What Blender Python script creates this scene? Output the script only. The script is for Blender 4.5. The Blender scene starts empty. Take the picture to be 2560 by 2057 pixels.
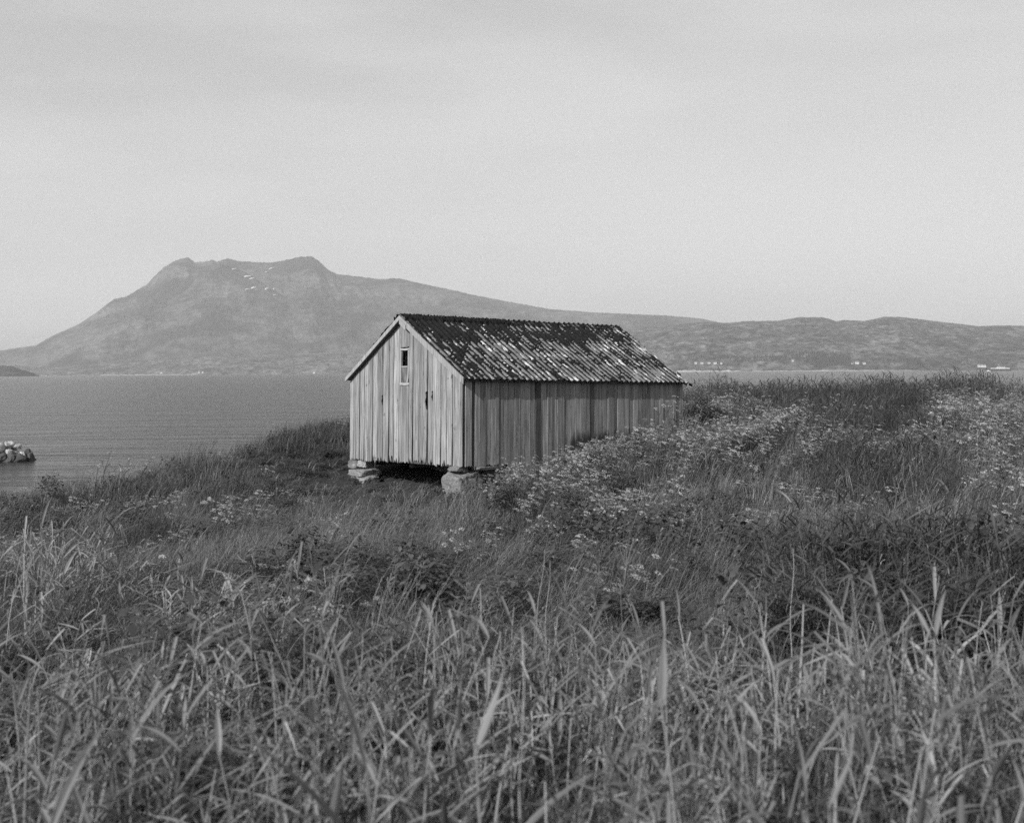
import bpy, math, random
import numpy as np
from mathutils import Matrix, Vector, Euler

random.seed(7)
RNG = np.random.default_rng(11)
SC = bpy.context.scene
COL = SC.collection
R = math.radians

# ------------------------------------------------------------------ camera
EYE = 6.0                                  # camera height above the sea
FPX = 3097.0                               # focal length in photo pixels (2560 wide)
HOR = 929.5
ROLL = R(0.37)
cd = bpy.data.cameras.new('camera')
cam = bpy.data.objects.new('camera', cd)
COL.objects.link(cam)
cd.sensor_width = 36.0
cd.sensor_fit = 'HORIZONTAL'
cd.lens = FPX / 2560 * 36.0
cd.shift_y = -(1028.5 - HOR) / 2560
cd.clip_start = 0.1
cd.clip_end = 60000
cd.dof.use_dof = True
cd.dof.focus_distance = 31.0
cd.dof.aperture_fstop = cd.lens / 18.0
cr, sr = math.cos(ROLL), math.sin(ROLL)
cam.matrix_world = Matrix(((cr, sr, 0, 0), (0, 0, -1, 0), (-sr, cr, 0, EYE), (0, 0, 0, 1)))
SC.camera = cam

# ------------------------------------------------------------------ sky and sun
SUN_H = Vector((-0.648, -0.761))           # horizontal direction towards the sun
SUN_EL = R(30)
world = bpy.data.worlds.new('World')
SC.world = world
world.use_nodes = True
wn, wl = world.node_tree.nodes, world.node_tree.links
sky = wn.new('ShaderNodeTexSky')
sky.sky_type = 'NISHITA'
sky.sun_disc = False
sky.sun_elevation = SUN_EL
sky.sun_rotation = math.atan2(SUN_H.x, SUN_H.y)
sky.altitude = 0
sky.dust_density = 2.0
sep = wn.new('ShaderNodeSeparateColor')
wl.new(sky.outputs[0], sep.inputs[0])


def wmath(op, a, b):
    n = wn.new('ShaderNodeMath')
    n.operation = op
    for i, v in enumerate((a, b)):
        if isinstance(v, (int, float)):
            n.inputs[i].default_value = v
        else:
            wl.new(v, n.inputs[i])
    return n.outputs[0]


# black and white film: blue counts for more than it does to the eye
grey = wmath('ADD', wmath('ADD', wmath('MULTIPLY', sep.outputs[0], 0.15), wmath('MULTIPLY', sep.outputs[1], 0.30)),
             wmath('MULTIPLY', sep.outputs[2], 0.55))
tc = wn.new('ShaderNodeTexCoord')
mp = wn.new('ShaderNodeMapping')
mp.inputs['Scale'].default_value = (1.2, 1.2, 5.0)
mp.inputs['Rotation'].default_value = (0.05, 0.12, 0.3)
wl.new(tc.outputs['Generated'], mp.inputs[0])
ns = wn.new('ShaderNodeTexNoise')
ns.inputs['Scale'].default_value = 2.6
ns.inputs['Detail'].default_value = 5
ns.inputs['Roughness'].default_value = 0.5
wl.new(mp.outputs[0], ns.inputs[0])
veil = wn.new('ShaderNodeMapRange')       # thin high cloud
veil.inputs[1].default_value = 0.38
veil.inputs[2].default_value = 0.62
veil.inputs[3].default_value = 0.0
veil.inputs[4].default_value = 1.0
wl.new(ns.outputs[0], veil.inputs[0])
mix = wn.new('ShaderNodeMix')
mix.data_type = 'FLOAT'
cloudy = wmath('ADD', wmath('MULTIPLY', grey, 0.35), 3.9)
wsep = wn.new('ShaderNodeSeparateXYZ')
wl.new(tc.outputs['Generated'], wsep.inputs[0])
thin = wn.new('ShaderNodeMapRange')       # the veil lies low in the sky and thins towards the zenith
thin.inputs[1].default_value = 0.30
thin.inputs[2].default_value = 1.0
thin.inputs[3].default_value = 1.0
thin.inputs[4].default_value = 0.15
wl.new(wsep.outputs[2], thin.inputs[0])
fac = wmath('MULTIPLY', wmath('ADD', wmath('MULTIPLY', veil.outputs[0], 0.55), 0.42), thin.outputs[0])
wl.new(fac, mix.inputs[0])
wl.new(grey, mix.inputs[2])
wl.new(cloudy, mix.inputs[3])
comb = wn.new('ShaderNodeCombineColor')
for i in range(3):
    wl.new(mix.outputs[0], comb.inputs[i])
wl.new(comb.outputs[0], wn['Background'].inputs[0])
wn['Background'].inputs[1].default_value = 0.124

sd = bpy.data.lights.new('sun', 'SUN')
sd.energy = 5.0
sd.angle = R(0.53)
sd.color = (1, 1, 1)
sun = bpy.data.objects.new('sun', sd)
COL.objects.link(sun)
SUN = Vector((SUN_H.x * math.cos(SUN_EL), SUN_H.y * math.cos(SUN_EL), math.sin(SUN_EL)))
sun.rotation_euler = SUN.to_track_quat('Z', 'Y').to_euler()
sun.location = SUN * 60

SC.view_settings.view_transform = 'Standard'
SC.view_settings.look = 'None'
SC.view_settings.exposure = 0.0
SC.view_settings.gamma = 1.0
SC.view_settings.use_curve_mapping = False
SC.render.engine = 'CYCLES'
SC.cycles.use_denoising = False          # what noise is left reads as film grain
SC.cycles.max_bounces = 6
SC.cycles.diffuse_bounces = 3
SC.cycles.glossy_bounces = 2
SC.cycles.transmission_bounces = 4
SC.cycles.transparent_max_bounces = 6
SC.cycles.volume_bounces = 1
SC.cycles.use_adaptive_sampling = True
SC.cycles.adaptive_threshold = 0.015


# ------------------------------------------------------------------ helpers
def px_ray(px, py):
    """slope (dx/dy, dz/dy) of the ray through a photo pixel"""
    x, y = px - 1280, py - HOR
    X, Y = cr * x - sr * y, sr * x + cr * y
    return X / FPX, -Y / FPX


def at(px, py, d):
    a, b = px_ray(px, py)
    return Vector((a * d, d, EYE + b * d))


def to_px(x, y, z):
    """photo pixel of world points (numpy arrays)"""
    X, Y = FPX * x / y, -FPX * (z - EYE) / y
    return 1280 + cr * X + sr * Y, HOR - sr * X + cr * Y


_tab = RNG.random((256, 256)).astype(np.float64)


def vnoise(x, y):
    xi, yi = np.floor(x).astype(int), np.floor(y).astype(int)
    fx, fy = x - xi, y - yi
    fx, fy = fx * fx * (3 - 2 * fx), fy * fy * (3 - 2 * fy)
    g = lambda i, j: _tab[i & 255, j & 255]
    a = g(xi, yi) * (1 - fx) + g(xi + 1, yi) * fx
    b = g(xi, yi + 1) * (1 - fx) + g(xi + 1, yi + 1) * fx
    return a * (1 - fy) + b * fy


def fbm(x, y, octv=4, gain=0.5, lac=2.03):
    s, amp, tot = 0, 1.0, 0.0
    for k in range(octv):
        s = s + amp * vnoise(x + 17.3 * k, y + 9.1 * k)
        tot += amp
        amp *= gain
        x, y = x * lac, y * lac
    return s / tot


def ridged(x, y, octv=5, gain=0.5):
    s, amp, tot = 0, 1.0, 0.0
    for k in range(octv):
        s = s + amp * (1 - np.abs(2 * vnoise(x + 31.7 * k, y + 5.3 * k) - 1))
        tot += amp
        amp *= gain
        x, y = x * 2.1, y * 2.1
    return s / tot


def mesh(name, verts, faces, mat=None, smooth=False):
    me = bpy.data.meshes.new(name)
    me.from_pydata([tuple(v) for v in verts] if not isinstance(verts, np.ndarray) else verts.tolist(), [],
                   faces if not isinstance(faces, np.ndarray) else faces.tolist())
    if mat:
        me.materials.append(mat)
    if smooth:
        me.polygons.foreach_set('use_smooth', [True] * len(me.polygons))
    me.update()
    return me


def obj(name, me, parent=None, loc=(0, 0, 0), rot=(0, 0, 0), scale=(1, 1, 1)):
    o = bpy.data.objects.new(name, me)
    COL.objects.link(o)
    o.location, o.rotation_euler, o.scale = loc, rot, scale
    if parent:
        o.parent = parent
    return o


def tag(o, label=None, cat=None, group=None, kind=None):
    for k, v in (('label', label), ('category', cat), ('group', group), ('kind', kind)):
        if v:
            o[k] = v
    return o


class MB:
    """collects boxes and shapes into one mesh"""
    def __init__(s):
        s.v, s.f = [], []

    def add(s, verts, faces):
        b = len(s.v)
        s.v += [tuple(p) for p in verts]
        s.f += [tuple(i + b for i in f) for f in faces]

    def box(s, x0, x1, y0, y1, z0, z1, m=None):
        p = [Vector((x, y, z)) for z in (z0, z1) for y in (y0, y1) for x in (x0, x1)]
        if m is not None:
            p = [m @ q for q in p]
        s.add(p, [(0, 2, 3, 1), (4, 5, 7, 6), (0, 1, 5, 4), (2, 6, 7, 3), (0, 4, 6, 2), (1, 3, 7, 5)])

    def prism(s, prof, ax, a0, a1):
        """extrude a 2D outline; ax = the axis of extrusion"""
        def P(p, a):
            return {'x': (a, p[0], p[1]), 'y': (p[0], a, p[1]), 'z': (p[0], p[1], a)}[ax]
        n = len(prof)
        s.add([P(p, a0) for p in prof] + [P(p, a1) for p in prof],
              [tuple(range(n - 1, -1, -1)), tuple(range(n, 2 * n))] + [(i, (i + 1) % n, (i + 1) % n + n, i + n) for i in range(n)])

    def me(s, name, mat, smooth=False):
        return mesh(name, s.v, s.f, mat, smooth)


# ------------------------------------------------------------------ materials
class NT:
    def __init__(s, name, rough=0.85, spec=0.3):
        s.m = bpy.data.materials.new(name)
        s.m.use_nodes = True
        s.n, s.l = s.m.node_tree.nodes, s.m.node_tree.links
        s.b = s.n['Principled BSDF']
        s.b.inputs['Roughness'].default_value = rough
        s.b.inputs['Specular IOR Level'].default_value = spec

    def put(s, sock, v):
        if isinstance(v, (int, float)):
            sock.default_value = v
        elif isinstance(v, tuple):
            sock.default_value = v
        else:
            s.l.new(v, sock)

    def math(s, op, a, b=0.0, c=0.0, clamp=False):
        n = s.n.new('ShaderNodeMath')
        n.operation = op
        n.use_clamp = clamp
        for i, v in enumerate((a, b, c)):
            s.put(n.inputs[i], v)
        return n.outputs[0]

    def mixf(s, f, a, b):
        n = s.n.new('ShaderNodeMix')
        n.data_type = 'FLOAT'
        n.clamp_factor = True
        s.put(n.inputs[0], f)
        s.put(n.inputs[2], a)
        s.put(n.inputs[3], b)
        return n.outputs[0]

    def rng(s, v, a, b, c=0.0, d=1.0, smooth=False):
        n = s.n.new('ShaderNodeMapRange')
        if smooth:
            n.interpolation_type = 'SMOOTHSTEP'
        s.put(n.inputs[0], v)
        for i, q in enumerate((a, b, c, d)):
            s.put(n.inputs[i + 1], q)
        return n.outputs[0]

    def coord(s, kind='Object', scale=(1, 1, 1), offset=None, ob=None, rot=(0, 0, 0)):
        t = s.n.new('ShaderNodeTexCoord')
        if ob:
            t.object = ob
        m = s.n.new('ShaderNodeMapping')
        m.inputs['Scale'].default_value = scale
        m.inputs['Rotation'].default_value = rot
        s.l.new(t.outputs[kind], m.inputs[0])
        if offset is not None:
            s.put(m.inputs['Location'], offset)
        return m.outputs[0]

    def noise(s, co, scale=1.0, detail=4, rough=0.55, dist=0.0):
        n = s.n.new('ShaderNodeTexNoise')
        s.l.new(co, n.inputs['Vector'])
        n.inputs['Scale'].default_value = scale
        n.inputs['Detail'].default_value = detail
        n.inputs['Roughness'].default_value = rough
        n.inputs['Distortion'].default_value = dist
        return n.outputs[0]

    def voro(s, co, scale=1.0, feature='F1'):
        n = s.n.new('ShaderNodeTexVoronoi')
        n.feature = feature
        s.l.new(co, n.inputs['Vector'])
        n.inputs['Scale'].default_value = scale
        return n.outputs['Distance']

    def rand(s):
        return s.n.new('ShaderNodeObjectInfo').outputs['Random']

    def attr(s, name):
        n = s.n.new('ShaderNodeAttribute')
        n.attribute_name = name
        return n.outputs['Fac']

    def xyz(s, co):
        n = s.n.new('ShaderNodeSeparateXYZ')
        s.l.new(co, n.inputs[0])
        return n.outputs

    def grey(s, v):
        c = s.n.new('ShaderNodeCombineColor')
        for i in range(3):
            s.put(c.inputs[i], v)
        s.l.new(c.outputs[0], s.b.inputs['Base Color'])
        return c.outputs[0]

    def bump(s, h, strength=0.5, dist=0.01):
        n = s.n.new('ShaderNodeBump')
        n.inputs['Strength'].default_value = strength
        n.inputs['Distance'].default_value = dist
        s.l.new(h, n.inputs['Height'])
        s.l.new(n.outputs[0], s.b.inputs['Normal'])
        return n.outputs[0]


def offset_by_random(t):
    r = t.rand()
    c = t.n.new('ShaderNodeCombineXYZ')
    for i, k in enumerate((37.0, 91.0, 53.0)):
        t.l.new(t.math('MULTIPLY', r, k), c.inputs[i])
    return r, c.outputs[0]


def wood(name, base, contrast=0.5, speck=0.0, damp=0.0, var=0.18):
    """grey weathered board; grain runs along local z"""
    t = NT(name, 0.9, 0.15)
    r, off = offset_by_random(t)
    g = t.noise(t.coord(scale=(55, 55, 1.6), offset=off), 1.0, 5, 0.65)
    st = t.noise(t.coord(scale=(14, 14, 0.7), offset=off), 1.0, 4, 0.6)
    kn = t.noise(t.coord(scale=(9, 9, 4), offset=off), 1.0, 3, 0.5, 0.6)
    v = t.math('MULTIPLY', t.rng(g, 0.25, 0.75, 1 - contrast * 0.75, 1 + contrast * 0.45), base)
    v = t.math('MULTIPLY', v, t.rng(st, 0.25, 0.7, 1 - contrast * 0.5, 1 + contrast * 0.25))
    v = t.math('MULTIPLY', v, t.rng(r, 0, 1, 1 - var, 1 + var * 0.7))
    v = t.math('MULTIPLY', v, t.rng(kn, 0.66, 0.74, 1.0, 0.45))
    crack = t.noise(t.coord(scale=(70, 70, 0.8), offset=off), 1.0, 2, 0.5)
    v = t.math('MULTIPLY', v, t.rng(crack, 0.60, 0.68, 1.0, 0.3))
    blot = t.noise(t.coord(scale=(5, 5, 1.6), offset=off), 1.0, 5, 0.65)
    v = t.math('MULTIPLY', v, t.rng(blot, 0.62, 0.74, 1.0, 0.4))
    z = t.xyz(t.coord())[2]
    if speck:
        sp = t.noise(t.coord(scale=(45, 45, 38), offset=off), 1.0, 3, 0.7)
        pz = t.noise(t.coord(scale=(2.5, 2.5, 1.4), offset=off), 1.0, 3, 0.6)
        m = t.math('MULTIPLY', t.rng(sp, 0.56, 0.66), t.rng(t.math('ADD', pz, t.math('MULTIPLY', z, -0.16)), 0.18, 0.42))
        v = t.mixf(t.math('MULTIPLY', m, speck), v, base * 2.1)
    if damp:
        dz = t.noise(t.coord(scale=(8, 8, 1.5), offset=off), 1.0, 4, 0.6)
        m = t.rng(t.math('SUBTRACT', t.math('ADD', damp, t.math('MULTIPLY', dz, 0.9)), z), 0.35, 0.6)
        v = t.math('MULTIPLY', v, t.mixf(m, 1.0, 0.22))
    t.grey(v)
    t.bump(t.math('ADD', g, t.math('MULTIPLY', crack, -0.6)), 0.6, 0.006)
    return t.m


def stone(name, base, scale=1.0, lich=0.3):
    t = NT(name, 0.9, 0.2)
    r, off = offset_by_random(t)
    co = t.coord(offset=off)
    a = t.noise(co, 3.0 * scale, 6, 0.65)
    b = t.noise(co, 14 * scale, 4, 0.6)
    v = t.math('MULTIPLY', t.rng(a, 0.3, 0.7, 0.65, 1.25), base)
    v = t.math('MULTIPLY', v, t.rng(b, 0.3, 0.7, 0.8, 1.15))
    v = t.math('MULTIPLY', v, t.rng(r, 0, 1, 0.75, 1.2))
    v = t.mixf(t.math('MULTIPLY', t.rng(t.noise(co, 6 * scale, 5, 0.7), 0.58, 0.64), lich), v, base * 1.9)
    t.grey(v)
    t.bump(t.math('ADD', a, b), 0.8, 0.05 / scale)
    return t.m


def leafmat(name, base, rand=0.5, trans=0.35, rough=0.55, spec=0.3, patch=0.0):
    t = NT(name, rough, spec)
    v = t.math('MULTIPLY', t.rng(t.rand(), 0, 1, 1 - rand, 1 + rand), base)
    v = t.math('MULTIPLY', v, t.attr('shade'))
    if patch:
        geo = t.n.new('ShaderNodeNewGeometry')
        mp = t.n.new('ShaderNodeMapping')
        mp.inputs['Scale'].default_value = (0.35, 0.35, 0.35)
        t.l.new(geo.outputs['Position'], mp.inputs[0])
        v = t.math('MULTIPLY', v, t.rng(t.noise(mp.outputs[0], 1.0, 3, 0.5), 0.3, 0.7, 1 - patch, 1 + patch))
    col = t.grey(v)
    tr = t.n.new('ShaderNodeBsdfTranslucent')
    t.l.new(col, tr.inputs[0])
    mx = t.n.new('ShaderNodeMixShader')
    mx.inputs[0].default_value = trans
    t.l.new(t.b.outputs[0], mx.inputs[1])
    t.l.new(tr.outputs[0], mx.inputs[2])
    t.l.new(mx.outputs[0], t.n['Material Output'].inputs[0])
    return t.m


def plain(name, v, rough=0.8, var=0.25, scale=4.0):
    t = NT(name, rough, 0.2)
    a = t.noise(t.coord(), scale, 5, 0.6)
    t.grey(t.math('MULTIPLY', t.rng(a, 0.3, 0.7, 1 - var, 1 + var), v))
    t.bump(a, 0.3, 0.02)
    return t.m


# ------------------------------------------------------------------ land
CP = np.array([(0, -8, -2.0), (-9, -8, -2.1), (9, -8, -1.9), (0, 0, -2.1), (0, 4, -2.25), (-3, 4, -2.3), (3, 4, -2.2),
               (0, 9, -2.5), (-4, 9, -2.55), (4, 9, -2.4), (0, 15, -2.7), (-6, 15, -2.75), (6, 15, -2.4),
               (0, 22, -2.95), (-8, 22, -3.0), (8, 22, -2.15), (-1.2, 28.8, -3.12), (-3, 31, -3.1), (-4.6, 33.2, -2.95),
               (-11.5, 28, -3.1), (-9.6, 30, -2.75), (-8.6, 32, -2.58), (-7.2, 35, -2.2), (-5, 38, -1.65), (4.7, 34.2, -1.80), (2.0, 32.0, -2.35),
               (8, 30, -1.85), (15, 35, -1.7), (6.4, 45, -1.55), (17, 45, -1.45), (10, 20, -2.05), (2, 40, -1.75),
               (25, 40, -1.5), (-16, 15, -2.9), (16, 12, -2.1), (30, 20, -1.7), (1.0, 34.5, -2.6), (11, 26, -1.8), (3, 26, -2.45)], float)


def _tps(a, b):
    d2 = ((a[:, None, :2] - b[None, :, :2]) ** 2).sum(-1)
    return np.where(d2 > 1e-9, 0.5 * d2 * np.log(d2 + 1e-12), 0)


_n = len(CP)
_A = np.zeros((_n + 3, _n + 3))
_A[:_n, :_n] = _tps(CP, CP) + 0.6 * np.eye(_n)
_A[:_n, _n] = 1
_A[:_n, _n + 1:] = CP[:, :2]
_A[_n, :_n] = 1
_A[_n + 1:, :_n] = CP[:, :2].T
_w = np.linalg.solve(_A, np.concatenate([CP[:, 2], np.zeros(3)]))
BX = np.array([-40, -20, -11.5, -8.6, -7, -5, 0, 8, 20, 45, 70], float)
BY = np.array([14, 22, 28.5, 32.5, 35.5, 39, 46, 49, 50, 50, 46], float)


def ground(x, y):
    x, y = np.asarray(x, float), np.asarray(y, float)
    sh = x.shape
    cx, cy = np.clip(x, -22, 32), np.clip(y, -10, 52)
    P = np.stack([cx.ravel(), cy.ravel()], 1)
    z = np.empty(len(P))
    for i in range(0, len(P), 40000):
        q = P[i:i + 40000]
        z[i:i + 40000] = _tps(q, CP) @ _w[:_n] + _w[_n] + q @ _w[_n + 1:]
    z = z.reshape(sh)
    over = np.maximum(0, y - np.interp(x, BX, BY))
    z = z + 0.10 * (fbm(x * 0.55 + 40, y * 0.55 + 12, 3) - 0.5) + 0.30 * (fbm(x * 0.16 + 3, y * 0.16 + 71, 2) - 0.5)
    z = z - 0.16 * over ** 1.35
    # hollow under the raised front of the barn
    ca, sa = math.cos(R(37.1)), math.sin(R(37.1))
    lx, ly = (x + 1.175) * ca + (y - 30) * sa, -(x + 1.175) * sa + (y - 30) * ca
    hw_ = np.clip(1.6 - np.abs(lx + 0.4) / 1.3, 0, 1) * np.clip(1.7 - np.abs(ly - 2.5) / 2.9, 0, 1)
    hw_ = hw_ * hw_ * (3 - 2 * hw_)
    z = np.where(z > -3.0 + 0.0 * z, z * (1 - hw_) + hw_ * (-3.20 + 0.07 * np.clip(ly - 2, 0, 4)), z)
    return np.maximum(z + EYE, -2.5)


t = NT('soil', 0.95, 0.1)
co = t.coord()
t.grey(t.math('MULTIPLY', t.rng(t.noise(co, 6, 6, 0.7), 0.3, 0.7, 0.5, 1.5), 0.045))
t.bump(t.noise(co, 18, 5, 0.7), 0.8, 0.05)
M_SOIL = t.m

gx, gy = np.arange(-60, 70.01, 0.5), np.arange(-30, 85.01, 0.5)
GX, GY = np.meshgrid(gx, gy)
GZ = ground(GX, GY)


def grid_faces(nr, nc):
    i = np.arange(nr - 1)[:, None] * nc + np.arange(nc - 1)[None]
    i = i.ravel()
    return np.stack([i, i + 1, i + nc + 1, i + nc], 1)


gv = np.stack([GX.ravel(), GY.ravel(), GZ.ravel()], 1)
g = obj('ground', mesh('ground', gv, grid_faces(*GX.shape), M_SOIL, True))
tag(g, 'dark soil of the shore meadow under grass and reeds', kind='structure')

# sea
t = NT('sea_water', 0.2, 0.5)
co = t.coord(scale=(1, 1, 1))
w1 = t.noise(t.coord(scale=(0.42, 1.0, 1)), 0.8, 5, 0.6)
w2 = t.noise(t.coord(scale=(0.25, 0.6, 1), rot=(0, 0, 0.3)), 0.16, 3, 0.5)
t.grey(t.math('MULTIPLY', t.rng(t.noise(t.coord(scale=(0.004, 0.012, 1)), 1.0, 4, 0.6), 0.3, 0.7, 0.8, 1.2), 0.03))
t.b.inputs['IOR'].default_value = 1.33
w3 = t.noise(t.coord(scale=(0.05, 0.28, 1), rot=(0, 0, 0.08)), 1.0, 4, 0.55)
t.bump(t.math('ADD', w1, t.math('ADD', t.math('MULTIPLY', w2, 2.0), t.math('MULTIPLY', w3, 2.5))), 1.0, 0.7)
M_SEA = t.m
sx, sy0, sy1 = 11000, -60, 15500
sea = obj('sea', mesh('sea', [(-sx, sy0, 0), (sx, sy0, 0), (sx, sy1, 0), (-sx, sy1, 0)], [(0, 1, 2, 3)], M_SEA))
tag(sea, 'grey rippled sea of the fjord', kind='structure')

# ------------------------------------------------------------------ mountains across the water
t = NT('mountain_rock', 0.95, 0.1)
co = t.coord()
a = t.noise(t.coord(scale=(0.0016, 0.0010, 0.0034), rot=(0, 0.5, 0)), 1.0, 8, 0.66, 0.6)
b = t.noise(t.coord(scale=(0.013, 0.005, 0.034), rot=(0, 0.6, 0)), 1.0, 6, 0.7)
v = t.mixf(t.rng(a, 0.43, 0.58), 0.028, 0.105)
v = t.math('MULTIPLY', v, t.rng(b, 0.3, 0.7, 0.35, 1.75))
t.grey(v)
t.bump(b, 0.8, 40)
M_ROCK = t.m
t = NT('hill_rock', 0.95, 0.1)
a = t.noise(t.coord(scale=(0.0060, 0.0034, 0.0150)), 1.0, 7, 0.68, 0.7)
b = t.noise(t.coord(scale=(0.026, 0.014, 0.06)), 1.0, 6, 0.7)
v = t.mixf(t.rng(a, 0.43, 0.60), 0.05, 0.14)
v = t.math('MULTIPLY', v, t.rng(b, 0.36, 0.64, 0.2, 1.9))
t.grey(v)
t.bump(b, 0.8, 40)
M_HILL = t.m

SKYL = np.array([(-60, 752), (-20, 742), (20, 735), (75, 727), (110, 707), (165, 683), (200, 660), (240, 630), (265, 625), (290, 610), (310, 598), (330, 577),
                 (345, 562), (370, 548), (395, 541), (403, 547), (410, 552), (425, 551), (440, 549), (448, 546), (456, 552), (465, 548), (480, 544), (500, 549), (520, 551),
                 (560, 553), (580, 552), (600, 548), (635, 540), (655, 540), (665, 545), (672, 550), (690, 568), (710, 577), (760, 583), (800, 588),
                 (840, 586), (880, 596), (950, 610), (1000, 622), (1060, 633), (1120, 644), (1160, 651), (1250, 658), (1300, 660), (1400, 664),
                 (1480, 671), (1560, 690), (1700, 712), (1900, 740), (2300, 770)], float) * 2560 / 2156
FOOT = np.array([(-60, 778), (0, 772), (30, 769), (90, 775), (160, 771), (245, 760), (350, 752), (460, 741), (548, 747), (650, 744), (760, 742), (930, 732),
                 (1100, 716), (1260, 699), (1400, 686), (1480, 678), (1530, 680), (1545, 679), (1570, 676), (1600, 676), (1640, 675), (1680, 668), (1730, 668), (1745, 671), (1760, 677),
                 (1775, 674), (1800, 675), (1820, 676), (1840, 672), (1860, 667), (1880, 667), (1900, 668), (1960, 675), (2020, 682), (2060, 687), (2080, 686), (2100, 685), (2160, 686), (2250, 692)], float) * 2560 / 2156


def crest_tan(px, tab):
    py = np.interp(px, tab[:, 0], tab[:, 1])
    x, y = px - 1280, py - HOR
    return (cr * x - sr * y) / FPX, -(sr * x + cr * y) / FPX


def massif(name, tab, shore, depth, back, nc, nr, rough, seed, prof_pow, label, mat):
    """terrain from the shoreline up to the crest and down behind it"""
    px = np.linspace(-80, 2640, nc)
    s, e = crest_tan(px, tab)
    sh = np.interp(px, *shore)
    dp = np.interp(px, *depth)
    t = np.concatenate([np.linspace(-0.04, 1, nr), 1 + np.linspace(0, 1, 14)[1:] * back])[:, None]
    Y = sh[None] + t * dp[None]
    X = s[None] * Y
    zc = (e * (sh + dp) + EYE)[None]
    # wandering spurs: the profile changes along the range
    k = seed * 13.7
    n1 = fbm(X / 900 + k, Y / 900 + k, 4)
    n2 = ridged((X - 0.35 * Y) / 620 + k, (Y + 0.5 * X) / 1500 + k, 6, 0.58)
    n3 = ridged((X + 0.25 * Y) / 150 + k + 5, Y / 420 + k, 4, 0.6)
    tt = np.clip(t, 0, 1)
    pw = prof_pow * (0.75 + 0.5 * n1)
    base = zc * tt ** pw
    tap = np.clip(tt * 6, 0, 1) * np.clip((1 - tt) * 4, 0, 1)
    z = base + tap * zc * (rough * (n2 - 0.62) + rough * 0.4 * (n3 - 0.6))
    # stay below the line of sight to the crest
    lim = (Y * e[None] + EYE) * 0.985
    z = np.where((t < 1) & (t > 0.02), np.minimum(z, lim - (1 - tt) * zc * 0.03), z)
    z = np.where(t > 1, zc * (1 - (t - 1) / back * 0.8), z)
    z = np.where(zc < 25, np.minimum(z, -4), z)
    z = np.where(t <= 0, -6, z)
    z = z + np.where(np.abs(t - 1) < 0.001, zc * 0.014 * (fbm(px * 0.22 + k, px * 0 + 3, 3)[None] - 0.5), 0)
    v = np.stack([X.ravel(), Y.ravel(), z.ravel()], 1)
    o = obj(name, mesh(name, v, grid_faces(*X.shape), mat, True))
    tag(o, label, kind='structure')
    return o, X, Y, z, t


mtn, MX, MY, MZ, MT = massif('mountain', SKYL, ([-100, 2700], [9200, 8600]), ([-100, 600, 2700], [2000, 2600, 2200]), 0.8,
                             900, 170, 0.20, 1, 0.95, 'tall hazy mountain with a notched summit across the fjord', M_ROCK)
SPUR = np.array([(-60, 790), (60, 790), (150, 765), (205, 740), (250, 705), (300, 672), (340, 637), (375, 605), (400, 585), (420, 570), (440, 560), (462, 553), (480, 556), (520, 575),
                 (600, 625), (700, 680), (820, 730), (900, 765), (960, 790), (2300, 790)], float) * 2560 / 2156
_, SX, SY, SZ, ST = massif('mountain_spur', SPUR, ([-100, 2700], [8900, 8600]), ([-100, 600, 2700], [1500, 1700, 1500]), 0.5, 900, 110, 0.16, 3, 1.0,
       'nearer spur running down from the notched summit', M_ROCK)
foot, FX, FY, FZ, FT = massif('foothills', FOOT, ([-100, 900, 1700, 2700], [8200, 7800, 5600, 5200]),
                              ([-100, 900, 1700, 2700], [900, 1100, 2000, 1900]), 0.5, 900, 130, 0.26, 2, 0.62,
                              'low rocky hills along the far shore', M_HILL)

hx, hy = np.meshgrid(np.linspace(-1, 1, 60), np.linspace(-1, 1, 26))
c = at(20, 936, 5200)
hz = np.clip(1 - (hx ** 2 + hy ** 2), -0.1, 1) * 46 * (0.75 + 0.5 * fbm(hx * 4 + 9, hy * 4 + 2, 4)) - 2
hv = np.stack([(c.x - 60 + hx * 175).ravel(), (5200 + hy * 260).ravel(), hz.ravel()], 1)
tag(obj('headland', mesh('headland', hv, grid_faces(*hx.shape), M_ROCK, True)), 'small dark headland low on the far water', kind='structure')

# pale strip of shore rock, and snow
M_PALE = plain('shore_rock', 0.30, 0.9, 0.4, 0.05)
t = NT('snow', 0.7, 0.2)
t.grey(0.85)
M_SNOW = t.m


def shore_strip(px0, px1, y, h):
    n = 60
    vv, ff = [], []
    for i in range(n + 1):
        px = px0 + (px1 - px0) * i / n
        D = float(np.interp(px, [-100, 900, 1700, 2700], [8200, 7800, 5600, 5200])) - 15
        x = (px - 1280) / FPX * D
        hh = h * (0.3 + 1.2 * float(fbm(np.array(px * 0.09), np.array(y * 1.0), 3))) * math.sin(math.pi * (0.06 + 0.88 * i / n)) ** 0.4
        vv += [(x, D, -1), (x, D + 6, max(0.5, hh * 0.7)), (x, D + 40, max(0.6, hh)), (x, D + 90, -1)]
        if i:
            b = 4 * i
            for k in range(3):
                ff.append((b - 4 + k, b + k, b + k + 1, b + k - 3))
    o = obj('shore', mesh('shore', vv, ff, M_PALE, True))
    tag(o, 'pale strip of bare shore rock below the far hills', kind='structure')


shore_strip(1690, 1850, 1, 11)
shore_strip(1850, 2300, 2, 5)
shore_strip(250, 480, 3, 6)


def drape(px, py, X, Y, Z):
    """point of a massif seen at a photo pixel: search down the column"""
    cpx = np.linspace(-80, 2640, X.shape[1])
    c = int(np.argmin(np.abs(cpx - px)))
    u, w = to_px(X[:, c], Y[:, c], Z[:, c])
    w = np.minimum.accumulate(w)
    r = int(np.argmax(w <= py))
    return c, max(2, r)


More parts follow.
